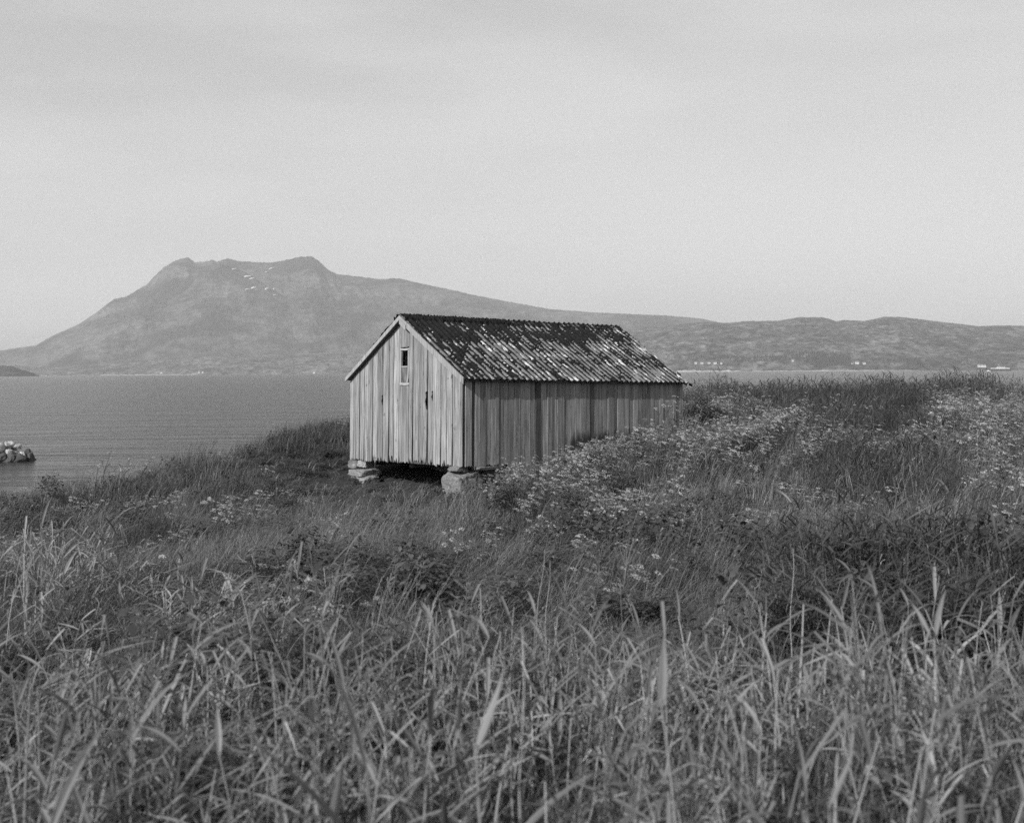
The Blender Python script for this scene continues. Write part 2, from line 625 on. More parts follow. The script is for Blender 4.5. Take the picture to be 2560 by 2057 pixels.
for (px, py, w, h) in [(620, 693, 16, 4), (632, 698, 12, 3), (635, 721, 10, 5), (678, 673, 13, 3), (667, 682, 6, 2),
                       (619, 724, 9, 3), (667, 723, 6, 6), (684, 724, 6, 4), (687, 739, 9, 2), (587, 675, 8, 3), (643, 725, 5, 2)]:
    if py > np.interp(px, SPUR[:, 0], SPUR[:, 1]) + 3:
        c, r = drape(px, py, SX, SY, SZ)
        p = Vector((SX[r, c], SY[r, c], SZ[r, c]))
    else:
        c, r = drape(px, py, MX, MY, MZ)
        p = Vector((MX[r, c], MY[r, c], MZ[r, c]))
    w, h = w * 0.95, h * 1.3
    mpx = p.y / FPX
    vv, ff = [], []
    # lens of snow lying on the slope
    rows, cols = 5, 9
    for j in range(rows):
        for i in range(cols):
            fx, fy = i / (cols - 1) * 2 - 1, j / (rows - 1) * 2 - 1
            ed = max(abs(fx), abs(fy))
            wob = 1 + 0.35 * (random.random() - 0.5)
            sxx = fx * w * 0.5 * mpx * wob * (1 - 0.3 * abs(fy))
            szz = fy * h * 0.5 * mpx * wob * (1 - 0.5 * abs(fx)) + fx * h * 0.4 * mpx
            vv.append((p.x + sxx, p.y + szz * 1.6 - 45 + 70 * (ed > 0.99), p.z + szz))
    for j in range(rows - 1):
        for i in range(cols - 1):
            b = j * cols + i
            ff.append((b, b + 1, b + cols + 1, b + cols))
    obj('snow_patch', mesh('snow_patch', vv, ff, M_SNOW, True), mtn)

# ------------------------------------------------------------------ far shore houses
M_WHITE = plain('white_paint', 0.55, 0.7, 0.08, 0.5)
M_FROOF = plain('slate_roof', 0.16, 0.8, 0.2, 0.5)
M_FWIN = plain('dark_glass', 0.03, 0.2, 0.1)


def far_house(px, py, wpx, hpx, label, long=1.0):
    cpx = np.linspace(-80, 2640, FX.shape[1])
    c, r = drape(px, py + hpx * 0.5, FX, FY, FZ)
    p = Vector((FX[r, c], FY[r, c], FZ[r, c]))
    mpx = p.y / FPX
    w, h = wpx * mpx, hpx * mpx
    d = w * 0.6
    e = bpy.data.objects.new('house', None)
    COL.objects.link(e)
    e.location = (p.x, p.y - 6, p.z - 1)
    m = MB()
    m.box(-w / 2, w / 2, -d / 2, d / 2, -3, h * 0.6)
    m.prism([(-d / 2, h * 0.6), (d / 2, h * 0.6), (0, h)], 'x', -w / 2, w / 2)
    obj('wall', m.me('wall', M_WHITE), e)
    m = MB()
    for s in (-1, 1):
        m.prism([(s * (d / 2 + 0.5), h * 0.6 - 0.2), (0, h + 0.1), (0, h + 0.5), (s * (d / 2 + 0.5), h * 0.6 + 0.25)], 'x', -w / 2 - 0.4, w / 2 + 0.4)
    obj('roof', m.me('roof', M_FROOF), e)
    for k in (-0.25, 0.2):
        m = MB()
        m.box(w * k - 0.6, w * k + 0.6, -d / 2 - 0.06, -d / 2 + 0.1, h * 0.2, h * 0.45)
        obj('window', m.me('window', M_FWIN), e)
    tag(e, label, 'house', 'houses on the far shore')


for i, (px, py, w, h, lb) in enumerate([
        (1738, 907, 6, 5, 'westernmost tiny white house above the pale shore strip right of the barn'),
        (1754, 909, 7, 3, 'second tiny house from the left above the pale shore strip'),
        (1771, 909, 6, 3, 'third tiny house from the left above the pale shore strip'),
        (1786, 907, 8, 4, 'fourth tiny house from the left above the pale shore strip'),
        (1802, 907, 5, 4, 'fifth tiny house, last of the row above the pale shore strip'),
        (1979, 903, 5, 4, 'lone tiny house high on the wooded far slope'),
        (2128, 911, 5, 3, 'low tiny house left of the largest white farmhouse beside the wood'),
        (2141, 909, 9, 6, 'white farmhouse on the far shore beside the dark wood'),
        (2158, 910, 7, 4, 'tiny house just right of the white farmhouse'),
        (2451, 914, 18, 6, 'long white building on the far shore near the ferry'),
        (405, 931, 5, 4, 'tiny white house at the foot of the mountain'),
        (497, 930, 4, 4, 'leftmost of three tiny houses under the mountain'),
        (507, 930, 4, 4, 'rightmost of three tiny houses under the mountain'),
        (786, 932, 5, 5, 'tiny white house on the far shore left of the barn')]):
    far_house(px, py, w, h, lb)

# far wood on the right-hand shore
M_WOOD_FAR = plain('spruce', 0.03, 0.9, 0.3, 0.2)
vv, ff = [], []
for (px0, px1, py0, py1, n) in [(2030, 2125, 884, 918, 420), (1960, 2040, 880, 905, 160), (1840, 1960, 893, 906, 120), (2180, 2300, 898, 912, 120), (1720, 1840, 893, 902, 90), (2300, 2420, 905, 914, 60)]:
    for k in range(n):
        px, py = random.uniform(px0, px1), random.uniform(py0, py1)
        c, r = drape(px, py, FX, FY, FZ)
        p = Vector((FX[r, c] + random.uniform(-6, 6), FY[r, c] + random.uniform(-14, 14), FZ[r, c] - 1))
        h = random.uniform(9, 17)
        w = h * random.uniform(0.2, 0.28)
        b = len(vv)
        a0 = random.random() * 6
        for q in range(5):
            a1 = a0 + q * 2 * math.pi / 5
            vv.append((p.x + w * math.cos(a1), p.y + w * math.sin(a1), p.z))
        vv.append((p.x, p.y, p.z + h))
        ff += [(b + q, b + (q + 1) % 5, b + 5) for q in range(5)]
tag(obj('forest', mesh('forest', vv, ff, M_WOOD_FAR)), 'dark conifer wood on the far hillside right of the barn', 'forest', kind='stuff')

# ------------------------------------------------------------------ ferry
fe = bpy.data.objects.new('ferry', None)
COL.objects.link(fe)
FD = 3300.0
p = at(2468, 929, FD)
fe.location = (p.x, FD, 0)
M_HULL = plain('hull_paint', 0.07, 0.5, 0.15, 0.3)
LEN, BEAM, FB = 62.0, 11.0, 5.4
vv, ff = [], []
nst = 14
for i in range(nst + 1):
    u = i / nst
    hb = BEAM / 2 * min(1, (u * 3.2) ** 0.6) * (1 if u < 0.9 else 1 - (u - 0.9) * 2)
    sh = FB + 1.5 * max(0, 0.35 - u) * 2
    rake = -3.5 * max(0, 1 - u * 5)
    for (k, z) in ((0.0, -1.5), (0.8, -1.0), (1.0, sh)):
        for s in ((-1, 1) if k else (1,)):
            vv.append((u * LEN + (rake if z > 0 else 0), s * hb * k, z))
row = 5
for i in range(nst):
    b = i * row
    for (q, w_) in ((3, 1), (1, 0), (0, 2), (2, 4), (4, 3)):
        ff.append((b + q, b + w_, b + row + w_, b + row + q))
ff.append((0, 1, 3, 4, 2))
ff.append(tuple(nst * row + q for q in (2, 4, 3, 1, 0)))
obj('hull', mesh('hull', vv, ff, M_HULL), fe)
m = MB()
m.prism([(9, 5.3), (58, 5.3), (58, 8.0), (13, 8.0)], 'y', -4.8, 4.8)
obj('superstructure', m.me('superstructure', M_WHITE), fe)
m = MB()
m.prism([(26, 8.0), (46, 8.0), (46, 11.5), (28, 11.5)], 'y', -4.0, 4.0)
wh = obj('wheelhouse', m.me('wheelhouse', M_WHITE), fe)
m = MB()
m.box(27.2, 45, -4.06, 4.06, 9.6, 10.6)
obj('window', m.me('window', M_FWIN), wh)
m = MB()
m.box(40, 43, -1.2, 1.2, 11.5, 15)
obj('funnel', m.me('funnel', M_HULL), fe)
m = MB()
m.box(31, 31.4, -0.2, 0.2, 11.5, 18)
obj('mast', m.me('mast', M_WHITE), fe)
m = MB()
for s in (-1, 1):
    m.add([(-1, 0, 0.05), (3, s * 5.2, 0.05), (9, s * 6.6, 0.05), (9, s * 4.0, 0.05), (3, s * 2.6, 1.6), (0, 0, 1.8)],
          [(0, 1, 4, 5), (1, 2, 3, 4)])
obj('bow_wave', m.me('bow_wave', M_SNOW), fe)
tag(fe, 'ferry with dark hull and white upper deck on the far water', 'ferry')


# ------------------------------------------------------------------ stones
_ico = None


def ico(sub):
    t = (1 + 5 ** 0.5) / 2
    v = [(-1, t, 0), (1, t, 0), (-1, -t, 0), (1, -t, 0), (0, -1, t), (0, 1, t), (0, -1, -t), (0, 1, -t), (t, 0, -1), (t, 0, 1), (-t, 0, -1), (-t, 0, 1)]
    f = [(0, 11, 5), (0, 5, 1), (0, 1, 7), (0, 7, 10), (0, 10, 11), (1, 5, 9), (5, 11, 4), (11, 10, 2), (10, 7, 6), (7, 1, 8),
         (3, 9, 4), (3, 4, 2), (3, 2, 6), (3, 6, 8), (3, 8, 9), (4, 9, 5), (2, 4, 11), (6, 2, 10), (8, 6, 7), (9, 8, 1)]
    v = [Vector(p).normalized() for p in v]
    for _ in range(sub):
        c, nf = {}, []

        def mid(a, b):
            k = (min(a, b), max(a, b))
            if k not in c:
                v.append(((v[a] + v[b]) / 2).normalized())
                c[k] = len(v) - 1
            return c[k]
        for (a, b, d) in f:
            x, y, z = mid(a, b), mid(b, d), mid(d, a)
            nf += [(a, x, z), (b, y, x), (d, z, y), (x, y, z)]
        f = nf
    return np.array([tuple(p) for p in v]), f


ICO = {k: ico(k) for k in (1, 2, 3)}


def rock_me(name, size, seed, mat, sub=2, blocky=0.5):
    rs = np.random.default_rng(seed)
    V, F = ICO[sub]
    pl = rs.normal(size=(9, 3))
    pl /= np.linalg.norm(pl, axis=1)[:, None]
    ax = np.array([(1, 0, 0), (-1, 0, 0), (0, 1, 0), (0, -1, 0), (0, 0, 1), (0, 0, -1)], float) + rs.normal(size=(6, 3)) * 0.12
    pl = np.concatenate([pl, ax])
    h = np.concatenate([rs.uniform(1.0, 1.25, 9) if blocky else rs.uniform(0.85, 1.15, 9), rs.uniform(0.74, 0.82, 6) * (1 if blocky else 1.2)])
    d = V @ pl.T
    r = np.min(np.where(d > 0.05, h[None] / np.maximum(d, 0.05), 9), axis=1)
    r = np.minimum(r, 1.25) * (1 + (0.022 if blocky else 0.05) * rs.normal(size=len(V)))
    P = V * r[:, None] * (np.array(size) * 0.5)[None] / 0.85
    return mesh(name, P, F, mat, False)


# breakwater of boulders at the left edge
M_BOULD = stone('sea_boulder', 0.42, 0.8, 0.4)
M_BDARK = stone('wet_boulder', 0.07, 0.8, 0.1)
jt = bpy.data.objects.new('stone_jetty', None)
COL.objects.link(jt)
JD = EYE / -px_ray(60, 1151)[1]
jt.location = (at(60, 1151, JD).x, JD, 0)
rb = random.Random(3)
bm_l = [rock_me('boulder', (1, 0.9, 0.8), 100 + k, M_BOULD, 2, 0) for k in range(5)]
bm_d = [rock_me('boulder', (1, 0.9, 0.8), 120 + k, M_BDARK, 2, 0) for k in range(3)]
for k in range(70):
    x = rb.uniform(-5.0, 0.35)
    top = min(1.25, 0.25 + (0.55 - x) * 0.8)
    hgt = rb.uniform(-0.1, top)
    s = rb.uniform(0.28, 0.7)
    dark = hgt < 0.22 or rb.random() < 0.12
    o = obj('boulder', (rb.choice(bm_d) if dark else rb.choice(bm_l)), jt,
            (x, rb.uniform(-0.9, 0.9) * (1.2 - hgt / 2.5), max(0.05, hgt - s * 0.2)),
            (rb.uniform(0, 6), rb.uniform(0, 6), rb.uniform(0, 6)), (s, s, s * rb.uniform(0.8, 1)))
for (x, y, z, s) in ((0.48, -0.3, 0.05, 0.8), (0.1, -1.0, 0.1, 0.8), (-0.5, -1.1, 0.15, 0.9), (-1.2, -1.1, 0.15, 1.0), (0.25, 0.0, 0.45, 0.6)):
    obj('boulder', rb.choice(bm_d), jt, (x, y, z), (rb.uniform(0, 6), rb.uniform(0, 6), 0), (s, s, s * 0.8))
m = MB()
m.box(-5.0, 0.3, -0.7, 0.7, -1.0, 0.5)
obj('core', m.me('core', M_BDARK), jt)
tag(jt, 'jetty end of pale piled boulders standing in the sea', 'jetty')

# ------------------------------------------------------------------ the barn
BA = R(37.1)
W, L, HW, RISE = 5.44, 7.39, 2.18, 1.53
OG, OE, OF = 0.16, 0.185, 0.03
OEL = 0.06                                  # the far eave is shorter
SL = RISE / (W / 2)
ANG = math.atan(SL)
barn = bpy.data.objects.new('barn', None)
COL.objects.link(barn)
barn.matrix_world = (Matrix.Translation((-1.175, 30.0, EYE - 2.291)) @ Matrix.Rotation(BA, 4, 'Z')
                     @ Matrix.Rotation(0.021, 4, 'Y') @ Matrix.Rotation(-0.012, 4, 'X'))
tag(barn, 'weathered grey wooden barn with mossy corrugated roof on corner stones', 'barn')

M_GABLE = wood('gable_boards', 0.30, 1.0, var=0.32)
M_SIDE = wood('side_boards', 0.265, 0.85, speck=0.35, var=0.3)
M_SIDED = wood('damp_side_boards', 0.265, 0.8, speck=0.5, damp=0.75, var=0.3)
M_OLD = wood('dark_board', 0.08, 0.5)
M_BARGE = wood('barge_boards', 0.32, 0.5)
M_BEAM = wood('beam', 0.10, 0.5)
M_STONE = stone('foundation_stone', 0.185, 1.6, 0.5)
M_STONEW = stone('white_stone', 0.36, 1.6, 0.2)
M_DARK = plain('inside_shade', 0.03, 0.95, 0.3)  # near-black colour stands for the shade inside the barn


def board_me(name, w, zb, zt0, zt1, th, mat, rag=0.03, wob=0.004, seed=0, notch=None):
    """upright plank, x across (0..w), thickness towards -y, ragged foot, sloped head"""
    rs = random.Random(seed)
    n = max(4, int(w / 0.03))
    tap = rs.uniform(0.012, 0.04) if (rag >= 0.03 and rs.random() < 0.6) else 0.0
    bot = []
    deep = rs.random() < 0.45
    for i in range(n + 1):
        z = zb + rs.uniform(-rag, rag) * (1.5 if deep else 0.6)
        if deep and rs.random() < 0.25:
            z += rs.uniform(0.03, 0.10) * (rag / 0.03)
        bot.append(((w - tap) * i / n, z))
    side_r = [(w + rs.uniform(-wob, wob) - 0.002 - tap * max(0, 1 - q * 2.2) , zb + (zt1 - zb) * q) for q in (0.12, 0.28, 0.45, 0.7)]
    side_l = [(rs.uniform(-wob, wob) + 0.002, zb + (zt0 - zb) * q) for q in (0.75, 0.5, 0.22)]
    if notch:                            # a piece rotted out of the right-hand edge
        z0, z1, dp = notch
        side_r = [(w, z0 - 0.02), (w - dp * 0.5, z0 + 0.03), (w - dp, z0 * 0.6 + z1 * 0.4), (w - dp * 0.55, z0 * 0.35 + z1 * 0.65), (w - dp * 0.8, z1 - 0.04), (w, z1)]
    out = bot + side_r + [(w, zt1), (0, zt0)] + side_l
    n = len(out)
    v = [(x, -th, z) for x, z in out] + [(x, 0, z) for x, z in out]
    f = [tuple(range(n)), tuple(range(2 * n - 1, n - 1, -1))] + [(i, i + n, (i + 1) % n + n, (i + 1) % n) for i in range(n)]
    return mesh(name, v, f, mat)


# front gable: frame, then its boards
m = MB()
m.box(0.06, 0.20, 0.05, W - 0.05, 0.02, 0.16)
m.box(0.06, 0.18, 0.05, W - 0.05, HW - 0.12, HW)
for y in (0.06, 1.4, 4.0, W - 0.2):
    m.box(0.06, 0.18, y, y + 0.14, 0.16, HW - 0.12)
front = obj('gable_wall', m.me('gable_wall', M_BEAM), barn)
GE = [5.48, 5.28, 5.11, 4.94, 4.71, 4.48, 4.25, 4.0, 3.72, 3.42, 3.19, 2.95, 2.87, 2.42, 2.25, 1.99, 1.73, 1.56, 1.3, 1.12, 0.93, 0.68, 0.45, 0.15, 0.005]
GE[-1] = -0.01


def roof_z(y):
    return HW + RISE - abs(y - W / 2) * SL


WY0, WY1, WZ0, WZ1 = 2.42, 2.87, 2.0, 2.95
Rz = Matrix.Rotation(-math.pi / 2, 4, 'Z')     # board x axis -> barn -y ; thickness towards -x
rg = random.Random(21)
NOTCH = {16: (1.36, 1.84, 0.10), 17: (1.56, 1.86, 0.10), 15: (2.05, 2.6, 0.06), 7: (1.45, 1.75, 0.07), 22: (1.3, 1.9, 0.04)}
for i in range(len(GE) - 1):
    y1, y0 = GE[i], GE[i + 1]
    w = y1 - y0
    dx = rg.choice((0.0, 0.006, 0.014, 0.022, 0.03)) * (1 if 0 < i < len(GE) - 2 else 1.6)
    zb = rg.uniform(-0.03, 0.03) + (0.02 if i > 8 else -0.02)
    spans = [(zb, None)]
    if y0 >= WY0 - 0.01 and y1 <= WY1 + 0.01:
        spans = [(zb, WZ0 - 0.02), (WZ1 + 0.03, None)]
    for (b, tp) in spans:
        t0 = roof_z(y1) - 0.03 if tp is None else tp
        t1 = roof_z(y0) - 0.03 if tp is None else tp
        if y0 < W / 2 < y1 and tp is None:
            t0 = t1 = max(t0, t1)
        me = board_me('board', w - rg.choice((0.012, 0.018, 0.028)), b, t0, t1, 0.026, M_GABLE, 0.042 if b < 0.5 else 0.015, 0.006, 300 + i,
                      NOTCH.get(i))
        o = obj('board', me, front, (-dx, y1, 0), (0, 0, -math.pi / 2))
        o.rotation_euler.y = 0
# dark sheet painting the barn's inner shade behind splits and rotted gaps
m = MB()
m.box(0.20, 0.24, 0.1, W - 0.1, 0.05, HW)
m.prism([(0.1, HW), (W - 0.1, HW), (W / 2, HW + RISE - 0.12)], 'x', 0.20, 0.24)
obj('shade_backing', m.me('shade_backing', M_DARK), barn)

# right-hand long wall
m = MB()
m.box(0.05, L - 0.05, 0.06, 0.2, 0.0, 0.14)
m.box(0.05, L - 0.05, 0.06, 0.2, HW - 0.14, HW - 0.02)
for x in np.linspace(0.22, L - 0.25, 6):
    m.box(x, x + 0.13, 0.06, 0.2, 0.14, HW - 0.14)
side = obj('long_wall', m.me('long_wall', M_BEAM), barn)
WE = [0.0, 0.19, 0.29, 0.45, 0.61, 0.78, 0.9, 1.02, 1.16, 1.32, 1.51, 1.69, 1.83, 2.01, 2.17, 2.34, 2.54, 2.71, 2.88, 3.11, 3.32, 3.48, 3.68, 3.84, 3.98,
      4.13, 4.39, 4.6, 4.82, 4.95, 5.1, 5.21, 5.35, 5.52, 5.7, 5.86, 6.13, 6.29, 6.5, 6.64, 6.85, 7.01, 7.13, 7.27, 7.39]
for i in range(len(WE) - 1):
    x0, x1 = WE[i], WE[i + 1]
    dy = rg.choice((0.0, 0.003, 0.008, 0.015, 0.02))
    mat = M_SIDE if x0 < 3.2 else M_SIDED
    if i == 1:
        mat, dy = M_OLD, 0.0
    if i == 0:
        dy = 0.03
    if i in (14, 24):
        mat = M_OLD
    if i in (16, 27):
        dy = 0.026
    zb = 0.0 + rg.uniform(-0.02, 0.03) if x0 < 1.2 else -0.35
    me = board_me('board', x1 - x0 - 0.007, zb, HW - 0.03, HW - 0.03, 0.026, mat, 0.012, 0.004, 400 + i)
    obj('board', me, side, (x0, -dy, 0))
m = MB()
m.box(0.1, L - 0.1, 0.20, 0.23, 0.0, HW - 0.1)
obj('shade_backing', m.me('shade_backing', M_DARK), barn)  # added dark sheet behind the long wall, in place of interior shade

# unseen walls, floor
bw = obj('back_wall', (lambda q: (q.box(L - 0.2, L - 0.06, 0.05, W - 0.05, 0, 0.15), q.me('back_wall', M_BEAM))[1])(MB()), barn)
lw = obj('far_long_wall', (lambda q: (q.box(0.05, L - 0.05, W - 0.2, W - 0.06, 0, 0.15), q.me('far_long_wall', M_BEAM))[1])(MB()), barn)
for k in range(26):
    w = W / 26
    y0 = k * w
    me = board_me('board', w - 0.006, -0.3, roof_z(y0) - 0.03, roof_z(y0 + w) - 0.03, 0.026, M_SIDE, 0.02, 0.004, 500 + k)
    obj('board', me, bw, (L, y0, 0), (0, 0, math.pi / 2))
lm = [board_me('board', L / 36 - 0.006, -0.1, HW - 0.03, HW - 0.03, 0.026, M_SIDE, 0.02, 0.004, 540 + k) for k in range(5)]
for k in range(36):
    obj('board', lm[k % 5], lw, (L / 36 * (k + 1), W + 0.001, 0), (0, 0, math.pi))
m = MB()
m.box(0.05, L - 0.05, 0.06, W - 0.06, -0.02, 0.019)
for y in (0.12, 1.7, 3.4, W - 0.3):
    m.box(0.7, L - 0.1, y, y + 0.18, -0.2, -0.02)
obj('floor', m.me('floor', M_BEAM), barn)

# window in the gable
win = bpy.data.objects.new('window', None)
COL.objects.link(win)
win.parent = barn
win.location = (-0.03, WY0, WZ0)
ww, wh_ = WY1 - WY0, WZ1 - WZ0
M_FRAME = wood('window_frame', 0.34, 0.35)


def strip(name, pts, wd, th, x0=-0.02):
    """bar following a polyline in the wall plane (y, z)"""
    v, f = [], []
    for i, (y, z) in enumerate(pts):
        a = Vector(pts[max(0, i - 1)])
        b = Vector(pts[min(len(pts) - 1, i + 1)])
        d = (b - a).normalized()
        n = Vector((-d.y, d.x)) * wd / 2
        for (s, x) in ((1, x0), (-1, x0), (-1, x0 + th), (1, x0 + th)):
            v.append((x, y + s * n.x, z + s * n.y))
    k = len(pts)
    for i in range(k - 1):
        b = 4 * i
        for q in range(4):
            f.append((b + q, b + (q + 1) % 4, b + 4 + (q + 1) % 4, b + 4 + q))
    f += [(3, 2, 1, 0), tuple(4 * (k - 1) + q for q in range(4))]
    return obj(name, mesh(name, v, f, M_FRAME), win)


strip('frame', [(0.0, wh_ - 0.02), (ww * 0.5, wh_ - 0.03), (ww, wh_ - 0.015)], 0.05, 0.05)
strip('frame', [(0.0, 0.03), (ww * 0.45, 0.02), (ww, 0.035)], 0.06, 0.05, -0.03)
strip('frame', [(ww - 0.03, 0.06), (ww - 0.035, 0.5), (ww - 0.05, wh_ - 0.06)], 0.05, 0.05, -0.022)
strip('frame', [(0.10, 0.06), (0.06, 0.16), (0.035, 0.4), (0.03, wh_ - 0.06)], 0.055, 0.05, -0.026)
strip('glazing_bar', [(0.05, wh_ * 0.5), (ww - 0.05, wh_ * 0.5)], 0.035, 0.04, -0.012)
t = NT('old_glass', 0.12, 0.6)
nn = t.noise(t.coord(scale=(1, 7, 4)), 1.0, 3, 0.5)
t.grey(t.rng(nn, 0.35, 0.7, 0.05, 0.16))  # uneven grey in the glass colour stands in for its reflections
M_GLASS = t.m
m = MB()
m.box(0.0, 0.006, 0.06, ww - 0.06, 0.05, wh_ * 0.5 - 0.015)
obj('pane', m.me('pane', M_GLASS), win)['label'] = 'lower pane with reflections painted into its grey, the upper one is missing'

# barge boards
def rake(sign, z_off, width, x0, th, y_from, y_to, name='barge_board', mat=None):
    """board following the roof edge; y measured from the ridge"""
    p = []
    for d in (y_from, y_to):
        p.append((W / 2 + sign * d, HW + RISE - d * SL + z_off))
    n = 6
    top, bot = [], []
    rr = random.Random(int(sign * 7 + 20))
    for i in range(n + 1):
        u = i / n
        y = p[0][0] + (p[1][0] - p[0][0]) * u
        z = p[0][1] + (p[1][1] - p[0][1]) * u
        top.append((y, z + rr.uniform(-0.004, 0.004)))
        bot.append((y, z - width / math.cos(ANG) + rr.uniform(-0.008, 0.008)))
    prof = top + bot[::-1]
    q = MB()
    q.prism(prof, 'x', x0, x0 + th)
    return obj(name, q.me(name, mat or M_BARGE), barn)


HALF = W / 2 + OE + 0.02
rake(-1, 0.095, 0.14, -OG - 0.025, 0.028, 0.0, HALF)
rake(1, 0.085, 0.10, -OG - 0.025, 0.028, 0.004, W / 2 + OEL + 0.02)
rake(-1, 0.02, 0.11, -OG - 0.048, 0.022, 0.05, 0.35, 'splice_board')
rake(-1, 0.06, 0.12, L + OF, 0.025, 0.0, HALF)
rake(1, 0.06, 0.12, L + OF, 0.025, 0.004, W / 2 + OEL + 0.02)

# roof: deck on rafters, corrugated sheets, ridge, moss
m = MB()
for s in (-1, 1):
    oe = (OE if s < 0 else OEL) - 0.03
    prof = [(W / 2, HW + RISE + 0.005), (W / 2 + s * (W / 2 + oe), HW - oe * SL + 0.005),
            (W / 2 + s * (W / 2 + oe), HW - oe * SL - 0.02), (W / 2, HW + RISE - 0.02)]
    m.prism(prof if s > 0 else prof[::-1], 'x', -OG + 0.01, L + OF - 0.02)
roof = obj('roof', m.me('roof', M_BEAM), barn)

NW = 42
PER = (L + OG + OF) / NW
AMP = 0.024
t = NT('corrugated_sheet', 0.9, 0.15)
co = t.coord(ob=barn)
n1 = t.noise(co, 2.2, 5, 0.6)
n2 = t.noise(t.coord(ob=barn, scale=(7, 2.2, 2.2)), 1.0, 5, 0.65)
n3 = t.noise(co, 26, 4, 0.7)
v = t.math('MULTIPLY', t.rng(n1, 0.3, 0.7, 0.65, 1.3), 0.15)
v = t.math('MULTIPLY', v, t.rng(n3, 0.3, 0.7, 0.65, 1.3))
v = t.mixf(t.rng(t.math('ADD', n2, t.math('MULTIPLY', n3, 0.35)), 0.74, 0.80), v, 0.50)     # lichen
v = t.mixf(t.math('MULTIPLY', t.rng(n3, 0.60, 0.68), 0.7), v, 0.03)
t.grey(v)
t.bump(n3, 0.5, 0.01)
M_SHEET = t.m


def sheet_me(nw, length, seed):
    rs = random.Random(seed)
    k = 8
    n = nw * k + 2
    v, f = [], []
    rows = 3
    for lay in (0, -0.009):
        for j in range(rows):
            for i in range(n + 1):
                x = i / k * PER
                z = AMP * math.cos(2 * math.pi * i / k) + lay
                y = length * j / (rows - 1) + (rs.uniform(-0.006, 0.006) if j != 1 else 0)
                v.append((x, y, z))
    N = n + 1
    tot = rows * N
    for j in range(rows - 1):
        for i in range(n):
            b = j * N + i
            f.append((b, b + 1, b + N + 1, b + N))
            f.append((b + tot, b + N + tot, b + N + 1 + tot, b + 1 + tot))
    for i in range(n):
        f.append((i, i + tot, i + 1 + tot, i + 1))
        q = (rows - 1) * N + i
        f.append((q, q + 1, q + 1 + tot, q + tot))
    for j in range(rows - 1):
        b, c = j * N, j * N + n
        f.append((b, b + N, b + N + tot, b + tot))
        f.append((c, c + tot, c + N + tot, c + N))
    return mesh('roof_sheet', v, f, M_SHEET, False)


SLENS = {-1: (W / 2 + OE) / math.cos(ANG), 1: (W / 2 + OEL) / math.cos(ANG)}
ROWS = 3
SHL = SLENS[-1] / ROWS + 0.09
sheets = [sheet_me(6, SHL, 600 + k) for k in range(4)]
rr = random.Random(5)
for s in (-1, 1):
    SLEN = SLENS[s]
    for row in range(ROWS):
        for c in range(NW // 6):
            d = SLEN - (row + 1) * SLEN / ROWS + SLEN / ROWS          # distance from ridge of the lower edge
            up = 0.022 + 0.011 * row + rr.uniform(0, 0.004)
            # sheet local y runs up the slope
            y = W / 2 + s * d * math.cos(ANG)
            z = HW + RISE - d * math.sin(ANG)
            M = (Matrix.Translation((-OG + c * 6 * PER, y - s * 0 , z)) @
                 (Matrix.Rotation(ANG, 4, 'X') if s < 0 else Matrix.Rotation(math.pi, 4, 'Z') @ Matrix.Rotation(ANG, 4, 'X')))
            loc = M @ Vector((0 if s < 0 else -6 * PER - PER * 2 / 8, rr.uniform(-0.006, 0.006), AMP + up + 0.004 * (c % 2)))
            o = obj('roof_sheet', sheets[rr.randrange(4)], roof)
            o.matrix_local = Matrix.Translation(loc) @ M.to_3x3().to_4x4() @ Matrix.Rotation(rr.uniform(-0.003, 0.003), 4, 'Z') @ Matrix.Rotation(-0.008, 4, 'X')

# ridge capping: overlapping angled lengths
cap_prof = []
for (d, zz) in ((0.17, 0.0), (0.02, 0.0)):
    cap_prof.append((d, zz))
m = MB()
q = 0.20
lift = 0.10
prof = [(-q, -q * SL + lift), (-0.03, lift + 0.012), (0.03, lift + 0.012), (q, -q * SL + lift), (q, -q * SL + lift - 0.012), (0, lift - 0.006), (-q, -q * SL + lift - 0.012)]
m.prism(prof, 'x', 0, 1.15)
cap_me = m.me('ridge_cap', M_SHEET)
for k in range(7):
    if k in (0,):
        pass
    obj('ridge_cap', cap_me, roof, (-OG + 0.02 + k * 1.075, W / 2 + rr.uniform(-0.01, 0.01), HW + RISE + 0.004 * (k % 2)), (rr.uniform(-0.02, 0.02), rr.uniform(-0.006, 0.006), rr.uniform(-0.006, 0.006)))

t = NT('moss', 1.0, 0.0)
co = t.coord()
a = t.noise(co, 30, 5, 0.7)
t.grey(t.math('MULTIPLY', t.rng(a, 0.3, 0.7, 0.4, 1.7), 0.021))
t.bump(t.noise(co, 90, 4, 0.7), 1.0, 0.02)
M_MOSS = t.m


